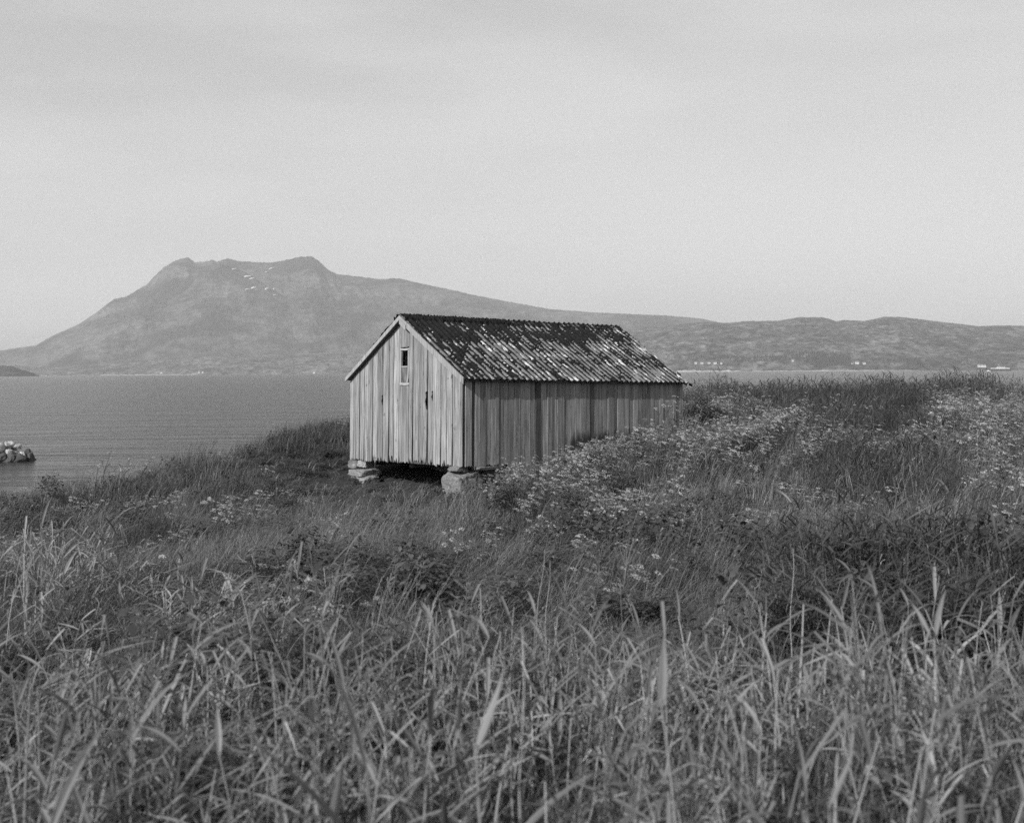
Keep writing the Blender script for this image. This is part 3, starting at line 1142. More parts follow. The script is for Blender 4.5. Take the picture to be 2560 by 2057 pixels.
def moss_sheet(s):
    SLEN = SLENS[s]
    nx, ny = 420, 150
    x = np.linspace(-OG - 0.01, L + OF + 0.01, nx)[None] + np.zeros((ny, 1))
    d = np.linspace(0.0, SLEN + 0.015, ny)[:, None] + np.zeros((1, nx))
    wave = AMP * np.cos(2 * np.pi * (x + OG) / PER)
    u = d / SLEN
    n1 = fbm(x * 1.1 + 4 * s, d * 0.9 + 7, 4)
    n2 = fbm(x * 5.5 + 3, d * 2.6 + 11 * s, 4, 0.6)
    n3 = fbm(x * 22 + 3, d * 20 + 1, 3, 0.6)
    valley = 0.5 - 0.5 * np.cos(2 * np.pi * (x + OG) / PER + 0.9)
    top = np.interp(u, [0, 0.10, 0.25, 0.34, 0.42, 0.75, 1.0], [0.46, 0.44, 0.50, 0.32, 0.15, 0.06, 0.09])
    gab = np.interp(x, [-OG, 0.9, 2.2, 4.0, 6.2, L], [0.22, 0.17, 0.07, 0.0, 0.0, 0.10])
    top = top * np.interp(x, [0, 4.5, 6, L], [1, 1, 0.8, 0.85]) + np.where(u < 0.1, -0.25 * np.clip((x - 5.0) / 2, 0, 1), 0)
    m = 0.6 * (n1 - 0.5) + 1.35 * (n2 - 0.5) + 0.8 * (n3 - 0.5) + 0.55 * (valley - 0.5) + top + gab - 0.15
    thick = np.clip(m, -0.2, 0.5)
    h = wave + AMP + 0.026 + np.where(thick > 0, 0.004 + 0.055 * np.sqrt(np.maximum(thick, 0)) + 0.02 * (n3 - 0.5), -0.05)
    row = np.floor((SLEN - d) / (SLEN / ROWS))
    h = h + 0.010 * row
    h = np.where(u < 0.07, np.maximum(h, np.where(thick > 0, 0.105 + 0.10 * n3 * np.interp(x, [0, 3.2, 3.4, 6.0, L], [1.0, 1.0, 0.25, 0.25, 0.7]), 0)), h)
    ca, sa = math.cos(ANG), math.sin(ANG)
    Y = W / 2 + s * (d * ca + h * sa)
    Z = HW + RISE - d * sa + h * ca
    if s < 0:
        F = grid_faces(ny, nx)[:, ::-1]
    else:
        F = grid_faces(ny, nx)
    # keep only the faces where some moss grows
    keep = (thick.ravel()[F] > -0.03).any(1)
    F = F[keep]
    used, inv = np.unique(F, return_inverse=True)
    P = np.stack([x.ravel(), Y.ravel(), Z.ravel()], 1)[used]
    o = obj('moss', mesh('moss', P, inv.reshape(F.shape), M_MOSS, True), roof)
    tag(o, 'dark moss growing thick in the corrugations', kind='stuff')


moss_sheet(-1)
moss_sheet(1)
# loose scrap of sheet at the far eave corner
obj('broken_sheet', mesh('broken_sheet', [(0, 0, 0), (0.22, -0.02, -0.06), (0.26, 0.06, -0.09), (0.02, 0.1, 0.01), (0, 0, 0.03), (0.22, -0.02, -0.02), (0.26, 0.06, -0.05), (0.02, 0.1, 0.04)],
                         [(3, 2, 1, 0), (4, 5, 6, 7), (0, 1, 5, 4), (1, 2, 6, 5), (2, 3, 7, 6), (3, 0, 4, 7)], M_MOSS), roof, (L + OF - 0.03, -OE + 0.02, HW - OE * SL + 0.02))

# foundation stones (each could be lifted: things of their own)
BW = barn.matrix_world


def fstone(loc, size, seed, label, mat=None, rz=0.0, rx=0.0, sub=3):
    o = obj('foundation_stone', rock_me('foundation_stone', size, seed, mat or M_STONE, sub, 0.6))
    o.matrix_world = BW @ Matrix.Translation(loc) @ Matrix.Rotation(rz, 4, 'Z') @ Matrix.Rotation(rx, 4, 'X')
    tag(o, label, 'stone', 'stones carrying the barn')


fstone((0.14, 0.30, -0.48), (0.9, 0.70, 0.74), 31, 'large pale block under the right front corner of the barn', None, 0.12)
fstone((0.02, 0.28, -0.075), (0.34, 0.42, 0.13), 32, 'small flat stone on top of the large corner block', None, 0.4)
fstone((0.75, 0.10, -0.05), (0.8, 0.42, 0.09), 33, 'thin slab lying under the long wall beside the corner block', None, 0.1)
fstone((0.22, W - 0.42, -0.14), (0.46, 0.30, 0.26), 34, 'bright white wedge stone under the left front corner of the barn', M_STONEW, 0.5)
fstone((0.15, W - 0.12, -0.16), (0.5, 0.38, 0.26), 35, 'grey stone beside the white wedge under the left corner', None, 0.2)
fstone((0.22, W - 0.32, -0.40), (0.6, 0.75, 0.24), 36, 'broad flat stone below the white wedge at the left corner', None, 0.1)
fstone((0.25, W - 0.35, -0.68), (0.7, 0.85, 0.40), 37, 'lowest stone of the left corner stack, half in grass', None, -0.1)
k = 0
for (y, z, sy_, sz_, lb) in ((4.2, -0.3, 0.8, 0.4, 'shadowed stone under the gable nearest the left corner stack'), (3.3, -0.42, 1.0, 0.5, 'long shadowed stone under the left half of the gable'),
                             (2.3, -0.36, 0.9, 0.6, 'shadowed stone under the middle of the gable'), (1.4, -0.45, 0.8, 0.5, 'shadowed stone under the gable beside the large corner block'),
                             (3.8, -0.75, 1.1, 0.45, 'low shadowed stone beneath the left half of the gable'), (2.0, -0.8, 1.4, 0.45, 'low shadowed stone beneath the right half of the gable')):
    fstone((2.3, y, z), (0.6, sy_, sz_), 40 + k, lb, None, 0.05, 0, 2)
    k += 1

# ------------------------------------------------------------------ plants
def shade_attr(me, vals):
    a = me.attributes.new('shade', 'FLOAT', 'POINT')
    a.data.foreach_set('value', np.asarray(vals, np.float32))


class Leafy:
    def __init__(s):
        s.v, s.f, s.s = [], [], []

    def ribbon(s, pts, widths, side, shade, fold=0.0):
        b = len(s.v)
        n = len(pts)
        if fold:
            for i, (p, w) in enumerate(zip(pts, widths)):
                tan = (pts[min(n - 1, i + 1)] - pts[max(0, i - 1)]).normalized()
                nr = tan.cross(side).normalized() * (w * fold)
                s.v += [tuple(p - side * (w / 2) + nr), tuple(p), tuple(p + side * (w / 2) + nr)]
                s.s += [shade, shade * 0.85, shade]
            for i in range(n - 1):
                q = b + 3 * i
                s.f += [(q, q + 1, q + 4, q + 3), (q + 1, q + 2, q + 5, q + 4)]
            return
        for p, w in zip(pts, widths):
            s.v.append(tuple(p - side * (w / 2)))
            s.v.append(tuple(p + side * (w / 2)))
            s.s += [shade, shade]
        for i in range(n - 1):
            q = b + 2 * i
            s.f.append((q, q + 1, q + 3, q + 2))

    def blade(s, base, h, w, az, lean, bend, rs, shade, seg=4, wide=0.35):
        d = Vector((math.cos(az), math.sin(az), 0))
        side = Vector((-d.y, d.x, 0))
        tw = rs.uniform(-0.9, 0.9)
        side = (side * math.cos(tw) + d * math.sin(tw)).normalized()
        pts, ws = [], []
        # walk along the blade, turning over as it goes
        p = Vector(base)
        ang = lean
        for i in range(seg + 1):
            u = i / seg
            pts.append(p.copy())
            ws.append(max(0.0008, w * (1 - u) ** 0.6 * (0.75 + wide * math.sin(min(1, u * 1.6) * math.pi))))
            step = h / seg
            ang = lean + bend * ((i + 1) / seg) ** 1.3
            p = p + (Vector((0, 0, 1)) * math.cos(ang) + d * math.sin(ang)) * step
        s.ribbon(pts, ws, side, shade)
        return pts

    def quad(s, c, u, v, shade):
        b = len(s.v)
        for (i, j) in ((-1, -1), (1, -1), (1, 1), (-1, 1)):
            s.v.append(tuple(c + u * i + v * j))
            s.s.append(shade)
        s.f.append((b, b + 1, b + 2, b + 3))

    def tube(s, pts, r0, r1, shade, k=4):
        b = len(s.v)
        n = len(pts)
        for i, p in enumerate(pts):
            r = r0 + (r1 - r0) * i / (n - 1)
            for q in range(k):
                a = 2 * math.pi * q / k
                s.v.append((p.x + r * math.cos(a), p.y + r * math.sin(a), p.z))
                s.s.append(shade)
        for i in range(n - 1):
            for q in range(k):
                s.f.append((b + i * k + q, b + i * k + (q + 1) % k, b + (i + 1) * k + (q + 1) % k, b + (i + 1) * k + q))

    def me(s, name, mat, smooth=False):
        m_ = mesh(name, s.v, s.f, mat, smooth)
        shade_attr(m_, s.s)
        return m_


M_GRASS = leafmat('meadow_grass', 0.14, 0.35, 0.35, patch=0.4)
M_REED = leafmat('reed_leaf', 0.235, 0.34, 0.35, 0.55, 0.25)
M_REEDD = leafmat('dark_sedge', 0.07, 0.3, 0.3, 0.4, 0.45)
M_HERB = leafmat('herb_leaf', 0.09, 0.4, 0.3)
M_FLOWER = leafmat('umbel_flower', 0.41, 0.2, 0.3, 0.8, 0.1)
M_STEM = leafmat('plant_stem', 0.15, 0.3, 0.1)
M_STRAW = leafmat('dry_straw', 0.34, 0.3, 0.2)

WIND = 0.12      # azimuth the plants lean towards (to the right)


def tuft(seed, n, h, w, spread, lean, bend, mat, windy=0.75, seg=4, straw=0.06, wide=0.35):
    rs = random.Random(seed)
    q = Leafy()
    for i in range(n):
        r = spread * math.sqrt(rs.random())
        a = rs.random() * 2 * math.pi
        az = rs.gauss(WIND, 0.55) if rs.random() < windy else rs.random() * 2 * math.pi
        hh = rs.uniform(*h)
        sh = rs.uniform(0.6, 1.3)
        if rs.random() < straw:
            sh *= 2.0
        q.blade((r * math.cos(a), r * math.sin(a), -0.03), hh, rs.uniform(*w), az, rs.uniform(*lean), rs.uniform(*bend), rs, sh, seg, wide)
    return q.me('tuft', mat)


def reed_leaf(seed, kw_=1.0, kl=1.0):
    rs = random.Random(seed)
    q = Leafy()
    ln = rs.uniform(0.24, 0.52) * kl
    w = rs.uniform(0.012, 0.028) * kw_
    n = 7
    pts, ws = [], []
    p = Vector((0, 0, 0))
    lean = rs.uniform(0.6, 1.35)
    bend = rs.uniform(-0.3, 0.9)
    kink = rs.random() < 0.35
    for i in range(n + 1):
        u = i / n
        pts.append(p.copy())
        ws.append(max(0.001, w * (1 - u ** 2.2) * (0.55 + 0.9 * min(1, u * 3))))
        ang = lean + bend * u ** 1.4 + (1.2 if kink and u > 0.55 else 0)
        p = p + Vector((math.sin(ang), 0.0, math.cos(ang))) * ln / n
    tw = rs.uniform(-0.5, 0.5)
    q.ribbon(pts, ws, Vector((0, math.cos(tw), math.sin(tw))), rs.uniform(0.55, 1.0), 0.22)
    return q


REED_LEAVES = []
for k in range(9):
    REED_LEAVES.append(reed_leaf(700 + k))
REED_LEAF_ME = [q.me('leaf', M_REED) for q in REED_LEAVES]
WIDE_LEAF_ME = [reed_leaf(760 + k, 1.35, 1.2).me('leaf', M_REED) for k in range(9)]


def reed_plan(seed, hmin, hmax):
    """stem polyline and the leaves on it: (height point, leaf index, azimuth, scale)"""
    rs = random.Random(seed)
    h = rs.uniform(hmin, hmax)
    az = rs.gauss(WIND + math.pi * 0.0, 1.2)
    lean = rs.uniform(-0.04, 0.16)
    pts = []
    n = 6
    for i in range(n + 1):
        u = i / n
        o = h * (lean * u + 0.10 * u * u)
        pts.append(Vector((math.cos(az) * o, math.sin(az) * o, h * u * (1 - 0.04 * u))))
    lv = []
    k = rs.randint(2, 5)
    a0 = rs.uniform(-0.6, 0.6)
    for j in range(k):
        u = 0.30 + 0.68 * (j + rs.uniform(-0.2, 0.2)) / max(1, k - 1)
        u = min(0.99, max(0.2, u))
        i = min(n - 1, int(u * n))
        p = pts[i].lerp(pts[i + 1], u * n - i)
        a = a0 + (math.pi if j % 2 else 0) + rs.gauss(0, 0.5)
        if rs.random() < 0.2:
            a = rs.gauss(WIND, 0.5)
        lv.append((p, rs.randrange(9), a, rs.uniform(0.75, 1.15) * (1 if u < 0.8 else 0.85), rs.uniform(-0.15, 0.25)))
    return pts, lv


def reed_clump(seed, n, spread, hmin, hmax, mat):
    rs = random.Random(seed)
    q = Leafy()
    for i in range(n):
        r = spread * math.sqrt(rs.random())
        a = rs.random() * 6.283
        off = Vector((r * math.cos(a), r * math.sin(a), -0.03))
        pts, lv = reed_plan(rs.randrange(10 ** 6), hmin, hmax)
        sh = rs.uniform(0.7, 1.25)
        q.tube([p + off for p in pts[::2]], 0.0065, 0.003, sh * 1.35, 3)
        for (p, li, az, sc, pit) in lv:
            src = REED_LEAVES[li]
            M = Matrix.Translation(p + off) @ Matrix.Rotation(az, 4, 'Z') @ Matrix.Rotation(pit, 4, 'Y') @ Matrix.Scale(sc, 4)
            b = len(q.v)
            s2 = sh * rs.uniform(0.75, 1.25)
            for v_ in src.v:
                q.v.append(tuple(M @ Vector(v_)))
                q.s.append(s2)
            q.f += [tuple(i_ + b for i_ in f_) for f_ in src.f]
    return q.me('clump', mat)


def umbel_parts(seed, hmin=0.55, hmax=0.9, heads=(3, 6), rad=(0.035, 0.06), flor=16, fsize=0.011):
    rs = random.Random(seed)
    st, fls = Leafy(), []
    h = rs.uniform(hmin, hmax)
    lean = rs.uniform(0.10, 0.35)
    az = rs.gauss(WIND, 0.3)
    d = Vector((math.cos(az), math.sin(az), 0))
    pts = [d * (h * (lean * u + 0.22 * u * u)) + Vector((0, 0, h * u * (1 - 0.12 * u))) for u in (0, 0.33, 0.66, 1.0)]
    st.tube(pts, 0.005, 0.003, rs.uniform(0.8, 1.2), 4)
    k = rs.randint(*heads)
    for j in range(k):
        u = 0.55 if j else 1.0
        p0 = pts[2] if j else pts[3]
        a = rs.random() * 6.283
        ln = rs.uniform(0.10, 0.26) if j else 0.05
        dirv = (Vector((math.cos(a) * 0.6, math.sin(a) * 0.6, 1.0)) + d * 0.5).normalized()
        c = p0 + dirv * ln
        st.tube([p0, c], 0.0025, 0.0018, 1.0, 3)
        fl = Leafy()
        fls.append(fl)
        R_ = rs.uniform(*rad)
        up = (Vector((0, 0, 1)) + d * rs.uniform(0.1, 0.6) + Vector((rs.gauss(0, .15), rs.gauss(0, .15), 0))).normalized()
        e1 = up.orthogonal().normalized()
        e2 = up.cross(e1)
        for q in range(flor):
            rr_ = R_ * math.sqrt((q + 0.5) / flor)
            aa = q * 2.4 + rs.uniform(-0.3, 0.3)
            cc = c + e1 * (rr_ * math.cos(aa)) + e2 * (rr_ * math.sin(aa)) + up * (0.016 - 0.35 * rr_ * rr_ / R_ + rs.uniform(-0.003, 0.003))
            t1 = (e1 + up * rs.uniform(-0.5, 0.5)).normalized()
            t2 = (e2 + up * rs.uniform(-0.5, 0.5)).normalized()
            fl.quad(cc, t1 * fsize * rs.uniform(0.7, 1.2), t2 * fsize * rs.uniform(0.7, 1.2), rs.uniform(0.7, 1.15))
    # feathery leaves low on the stem
    for j in range(5):
        a = rs.random() * 6.283
        p0 = pts[0].lerp(pts[2], rs.uniform(0.1, 0.9))
        dd = Vector((math.cos(a), math.sin(a), rs.uniform(0.1, 0.7))).normalized()
        ln = rs.uniform(0.10, 0.2)
        side = dd.cross(Vector((0, 0, 1))).normalized()
        for q in range(5):
            c = p0 + dd * (ln * (q + 1) / 5)
            for s_ in (-1, 1):
                e = c + (side * s_ * 0.8 + dd * 0.5) * (ln * 0.35 * (1 - q / 6))
                st.ribbon([c, c.lerp(e, 0.5), e], [0.004, 0.016, 0.002], dd, rs.uniform(0.7, 1.1))
    return st, fls


def umbel_two(seed, **kw):
    st, fls = umbel_parts(seed, **kw)
    return st.me('stem', M_STEM), [q.me('flower_head', M_FLOWER) for q in fls]


def umbel_clump(seed, n, spread, **kw):
    """several flowering plants as one mesh with two materials"""
    rs = random.Random(seed)
    q = Leafy()
    mi = []
    for i in range(n):
        r = spread * math.sqrt(rs.random())
        a = rs.random() * 6.283
        off = Vector((r * math.cos(a), r * math.sin(a), -0.03))
        st, fls = umbel_parts(rs.randrange(10 ** 6), **kw)
        for src, k in [(st, 0)] + [(q_, 1) for q_ in fls]:
            b = len(q.v)
            q.v += [tuple(Vector(v_) + off) for v_ in src.v]
            q.s += src.s
            q.f += [tuple(i_ + b for i_ in f_) for f_ in src.f]
            mi += [k] * len(src.f)
    me = q.me('umbels', M_HERB, False)
    me.materials.append(M_FLOWER)
    me.polygons.foreach_set('material_index', mi)
    return me


def herb(seed, n, h, size, rad=0.16, low=0.05):
    rs = random.Random(seed)
    q = Leafy()
    for i in range(n):
        a = rs.random() * 6.283
        r = rad * math.sqrt(rs.random())
        p = Vector((r * math.cos(a), r * math.sin(a), rs.uniform(low, h)))
        a2 = rs.random() * 6.283
        d = Vector((math.cos(a2), math.sin(a2), rs.uniform(-0.3, 0.6))).normalized()
        side = d.cross(Vector((0, 0, 1))).normalized()
        ln = rs.uniform(*size)
        q.ribbon([p, p + d * ln * 0.4, p + d * ln * 0.75 + Vector((0, 0, -0.1 * ln)), p + d * ln + Vector((0, 0, -0.25 * ln))],
                 [0.004, ln * 0.42, ln * 0.34, 0.002], side, rs.uniform(0.6, 1.25))
    return q.me('herb', M_HERB)


def scatter(name, sources, pts, rot, scl, label, cat, idx=None):
    """one mass of plants: instances of the source meshes on points of the ground"""
    c = bpy.data.collections.new(name + '_kinds')
    for i, me in enumerate(sources):
        o = bpy.data.objects.new('%s_kind_%02d' % (name, i), me)
        c.objects.link(o)
    pts = np.asarray(pts, np.float32)
    n = len(pts)
    me = bpy.data.meshes.new(name)
    me.vertices.add(n)
    me.vertices.foreach_set('co', pts.ravel())
    a = me.attributes.new('rot', 'FLOAT_VECTOR', 'POINT')
    a.data.foreach_set('vector', np.asarray(rot, np.float32).ravel())
    a = me.attributes.new('scl', 'FLOAT_VECTOR', 'POINT')
    s = np.asarray(scl, np.float32)
    if s.ndim == 1:
        s = np.repeat(s[:, None], 3, 1)
    a.data.foreach_set('vector', s.ravel())
    a = me.attributes.new('pick', 'INT', 'POINT')
    a.data.foreach_set('value', np.asarray(RNG.integers(0, len(sources), n) if idx is None else idx, np.int32))
    o = obj(name, me)
    ng = bpy.data.node_groups.new(name, 'GeometryNodeTree')
    ng.interface.new_socket('Geometry', in_out='INPUT', socket_type='NodeSocketGeometry')
    ng.interface.new_socket('Geometry', in_out='OUTPUT', socket_type='NodeSocketGeometry')
    N, K = ng.nodes, ng.links
    gi, go = N.new('NodeGroupInput'), N.new('NodeGroupOutput')
    ip = N.new('GeometryNodeInstanceOnPoints')
    ci = N.new('GeometryNodeCollectionInfo')
    ci.inputs['Collection'].default_value = c
    ci.inputs['Separate Children'].default_value = True
    ci.inputs['Reset Children'].default_value = True

    def named(nm, ty):
        q = N.new('GeometryNodeInputNamedAttribute')
        q.data_type = ty
        q.inputs['Name'].default_value = nm
        return q.outputs[0]
    K.new(gi.outputs[0], ip.inputs['Points'])
    K.new(ci.outputs[0], ip.inputs['Instance'])
    ip.inputs['Pick Instance'].default_value = True
    K.new(named('pick', 'INT'), ip.inputs['Instance Index'])
    K.new(named('rot', 'FLOAT_VECTOR'), ip.inputs['Rotation'])
    K.new(named('scl', 'FLOAT_VECTOR'), ip.inputs['Scale'])
    K.new(ip.outputs[0], go.inputs[0])
    md = o.modifiers.new('scatter', 'NODES')
    md.node_group = ng
    tag(o, label, cat, kind='stuff')
    return o


# --- where things grow (world positions on the ground)
BINV = np.array(BW.inverted())


def in_barn(x, y, pad=0.0):
    lx = BINV[0, 0] * x + BINV[0, 1] * y + BINV[0, 2] * 4 + BINV[0, 3]
    ly = BINV[1, 0] * x + BINV[1, 1] * y + BINV[1, 2] * 4 + BINV[1, 3]
    return (lx > -pad) & (lx < L + pad) & (ly > -pad) & (ly < W + pad)


def front_strip(x, y):
    lx = BINV[0, 0] * x + BINV[0, 1] * y + BINV[0, 2] * 4 + BINV[0, 3]
    ly = BINV[1, 0] * x + BINV[1, 1] * y + BINV[1, 2] * 4 + BINV[1, 3]
    return (lx > -3.5) & (lx < 0.7) & (ly > -2.6) & (ly < W + 2)


def wedge(n, d0, d1, power=1.0, half=0.47, extra=1.2):
    """points in the camera's field of view between two depths, evenly over the ground"""
    u = RNG.random(n)
    d = np.sqrt(d0 ** 2 + u * (d1 ** 2 - d0 ** 2)) if power == 1.0 else (d0 ** power + u * (d1 ** power - d0 ** power)) ** (1 / power)
    x = (RNG.random(n) * 2 - 1) * (d * half + extra)
    return x, d


def blob(px, py, cx, cy, rx, ry, soft=0.35, rot=0.0):
    dx, dy = px - cx, py - cy
    c, s = math.cos(rot), math.sin(rot)
    a, b = (dx * c + dy * s) / rx, (-dx * s + dy * c) / ry
    r = np.sqrt(a * a + b * b)
    return np.clip((1 + soft - r) / (2 * soft), 0, 1)


def zones(x, y):
    """plant communities, from where they lie in the meadow"""
    z = ground(x, y)
    px, py = to_px(x, y, z)
    nz = fbm(x * 0.45 + 8, y * 0.45 + 3, 3)
    j = (fbm(x * 0.9 + 31, y * 0.9 + 17, 3) - 0.5)
    px2, py2 = px + j * 160, py + j * 70
    fl = np.maximum.reduce([
        blob(px2, py2, 1430, 1225, 330, 75, 0.35, -0.20), blob(px2, py2, 1760, 1150, 330, 75, 0.35), blob(px2, py2, 2060, 1150, 300, 55, 0.35),
        blob(px2, py2, 2430, 1110, 150, 75, 0.35), blob(px2, py2, 2500, 1260, 130, 90, 0.4) * 0.6, blob(px2, py2, 2060, 1330, 200, 30, 0.4) * 0.55,
        blob(px2, py2, 330, 1275, 260, 30, 0.4) * 0.16, blob(px2, py2, 1740, 1040, 60, 35, 0.4) * 0.7, blob(px2, py2, 1400, 1400, 260, 35, 0.4) * 0.35,
        blob(px2, py2, 600, 1345, 120, 20, 0.4) * 0.5, blob(px2, py2, 2440, 1000, 110, 30, 0.4) * 0.8, blob(px2, py2, 1890, 985, 100, 25, 0.4) * 0.4])
    sedge = np.maximum.reduce([
        blob(px2, py2, 2100, 1010, 380, 55, 0.3), blob(px2, py2, 2180, 1125, 150, 40, 0.3), blob(px2, py2, 2190, 1270, 160, 48, 0.3),
        blob(px2, py2, 1850, 1025, 120, 40, 0.4) * 0.6])
    return z, px, py, fl, sedge, nz


def lay(n, d0, d1, want, rot_amp, s0, s1, power=1.0, stretch=None, pad=0.02):
    x, y = wedge(n, d0, d1, power)
    z, px, py, fl, sg, nz = zones(x, y)
    p = want(x, y, px, py, fl, sg, nz)
    k = (RNG.random(n) < p) & ~in_barn(x, y, pad)
    x, y, z, px, py = x[k], y[k], z[k], px[k], py[k]
    m_ = len(x)
    rot = np.stack([RNG.normal(0, 0.06, m_), RNG.normal(0, 0.06, m_), RNG.normal(0, rot_amp, m_)], 1)
    s = RNG.uniform(s0, s1, m_)
    hv = 0.5 + 0.85 * np.clip((fbm(x * 0.62 + 50, y * 0.5 + 5, 3) - 0.28) / 0.42, 0, 1)
    hv = np.where(front_strip(x, y), hv * 0.5, hv)
    scl = np.stack([s, s, s * hv], 1)
    return np.stack([x, y, z], 1), rot, scl


# meadow grass, mid distance and round the barn
def tall(x, y):
    """0 in hollows of the sward, 1 in its tussocks"""
    return np.clip((fbm(x * 0.62 + 50, y * 0.5 + 5, 3) - 0.28) / 0.42, 0, 1)


T_MID = [tuft(800 + k, 30, (0.22, 0.62), (0.005, 0.011), 0.17, (0.0, 0.5), (0.2, 1.7), M_GRASS, 0.45, 5, 0.10) for k in range(7)]
T_MID += [tuft(815 + k, 13, (0.3, 0.7), (0.010, 0.019), 0.16, (0.0, 0.5), (0.3, 1.6), M_GRASS, 0.5, 6, 0.08) for k in range(4)]
scatter('meadow_grass', T_MID, *lay(36000, 10, 56, lambda x, y, px, py, fl, sg, nz: np.clip(0.30 + 0.7 * tall(x, y) - 0.5 * sg, 0, 1), 0.9, 0.7, 1.25),
        'windblown meadow grass around the barn', 'grass')
T_LOW = [tuft(830 + k, 24, (0.15, 0.42), (0.005, 0.012), 0.15, (0.0, 0.5), (0.2, 1.3), M_GRASS, 0.2, 4, 0.14) for k in range(6)]
scatter('undergrowth_grass', T_LOW, *lay(9000, 2.4, 13, lambda x, y, px, py, fl, sg, nz: 0.25 + 0.7 * tall(x, y), 2.0, 0.7, 1.3),
        'tangled lower grass between the foreground reeds', 'grass')
T_LONG = [tuft(850 + k, 18, (0.5, 0.9), (0.005, 0.010), 0.14, (0.05, 0.5), (0.8, 1.8), M_GRASS, 0.92, 7, 0.14) for k in range(5)]
scatter('long_grass', T_LONG, *lay(9000, 8, 23, lambda x, y, px, py, fl, sg, nz: np.clip((nz - 0.46) * 6, 0.0, 0.85) * np.clip((y - 8.5) / 3, 0, 1), 0.5, 0.75, 1.15),
        'long grass laid over by the wind in the middle of the meadow', 'grass')


def seed_heads(seed, n):
    """thin upright grass stems with loose pale panicles"""
    rs_ = random.Random(seed)
    q = Leafy()
    for i in range(n):
        b0 = Vector((rs_.gauss(0, 0.14), rs_.gauss(0, 0.14), 0))
        h = rs_.uniform(0.55, 0.95)
        az = rs_.gauss(WIND, 0.8)
        d_ = Vector((math.cos(az), math.sin(az), 0))
        pts_ = [b0 + d_ * (h * (0.12 * u + 0.3 * u * u)) + Vector((0, 0, h * u * (1 - 0.15 * u))) for u in (0, 0.35, 0.7, 1)]
        q.tube(pts_, 0.0028, 0.0014, rs_.uniform(1.0, 1.9), 3)
        for k_ in range(7):
            p_ = pts_[3] - (pts_[3] - pts_[2]) * (k_ * 0.10)
            e_ = p_ + Vector((rs_.gauss(0.02, 0.02), rs_.gauss(0, 0.02), rs_.uniform(0.0, 0.04)))
            q.ribbon([p_, (p_ + e_) / 2, e_], [0.003, 0.007, 0.001], Vector((0, 0, 1)).cross(d_), rs_.uniform(1.2, 2.0))
    return q.me('seed_heads', M_GRASS)


scatter('seeding_grass', [seed_heads(880 + k, 7) for k in range(4)], *lay(2600, 5, 40, lambda x, y, px, py, fl, sg, nz: np.clip((fbm(x * 0.7 + 90, y * 0.7, 2) - 0.42) * 5, 0, 0.9), 0.8, 0.8, 1.2, 1.4),
        'thin seeding grass stems rising above the meadow', 'grass')
HERBS = [herb(870 + k, 34, 0.34, (0.06, 0.14)) for k in range(4)]
scatter('leafy_undergrowth', HERBS, *lay(7000, 2.6, 40, lambda x, y, px, py, fl, sg, nz: np.clip(0.35 + 1.1 * (0.5 - nz), 0.1, 0.9), 3.0, 0.7, 1.3, 1.4),
        'broad-leaved weeds low in the meadow', 'weeds')
# dense dark clumps of taller leafy plants, bare and shaded at the foot
TALLH = [herb(890 + k, 120, 0.75, (0.07, 0.15), 0.24, 0.35) for k in range(3)]


def clump_want(x, y, px, py, fl, sg, nz):
    return np.clip(np.maximum.reduce([
        blob(px, py, 960, 1540, 330, 60, 0.4), blob(px, py, 1560, 1420, 260, 40, 0.4), blob(px, py, 2270, 1560, 300, 90, 0.4) * 0.6, blob(px, py, 1560, 1580, 90, 50, 0.4),
        blob(px, py, 1760, 1080, 55, 20, 0.4), (fbm(x * 0.5 + 77, y * 0.5 + 21, 2) > 0.66) * 0.5 * (y > 8) * (y < 28)]), 0, 1) * 0.8


scatter('weed_clumps', TALLH, *lay(5000, 7, 40, clump_want, 3.0, 0.7, 1.05),
        'dark clumps of tall leafy weeds in the hollows', 'weeds')

# darker sedge and reed beds on the right
SEDGE = [tuft(900 + k, 34, (0.6, 1.05), (0.009, 0.017), 0.2, (0.0, 0.4), (0.3, 1.6), M_REEDD, 0.55, 5, 0.03) for k in range(5)]
SEDGE += [reed_clump(910 + k, 6, 0.22, 0.75, 1.1, M_REEDD) for k in range(2)]
scatter('reed_bed', SEDGE, *lay(30000, 17, 54, lambda x, y, px, py, fl, sg, nz: sg * 0.95, 0.8, 0.75, 1.05),
        'dark reed beds on the rise right of the barn', 'reeds')

# flower meadow
UMB = [umbel_clump(930 + k, 4, 0.2, flor=12, fsize=0.012) for k in range(6)]
scatter('umbel_flower', UMB, *lay(19000, 15, 52, lambda x, y, px, py, fl, sg, nz: np.clip(fl * np.clip((fbm(x * 0.8 + 5, y * 0.8 + 9, 3) - 0.30) * 2.6, 0.08, 1) * 0.8 + 0.012, 0, 1) * (1 - 0.8 * sg) * ~front_strip(x, y) * ~((px > 850) & (px < 1195) & (y > 22)), 0.35, 0.8, 1.15),
        'mass of white umbel flowers beside the long wall', 'flowers')

# foreground reeds that blend into the meadow
REEDS = [reed_clump(960 + k, 5, 0.25, 0.6, 0.95, M_REED) for k in range(5)]


def reed_want(x, y, px, py, fl, sg, nz):
    near = np.clip((9.6 - y) / 2.0, 0, 1)
    left = blob(px, py, 350, 1600, 420, 120, 0.35) * 0.45
    return np.clip(np.maximum(near * 0.6, left), 0, 1)


scatter('reeds', REEDS, *lay(1500, 5.0, 15, reed_want, 2.0, 0.75, 1.1),
        'further reeds thinning out towards the middle of the meadow', 'reeds')

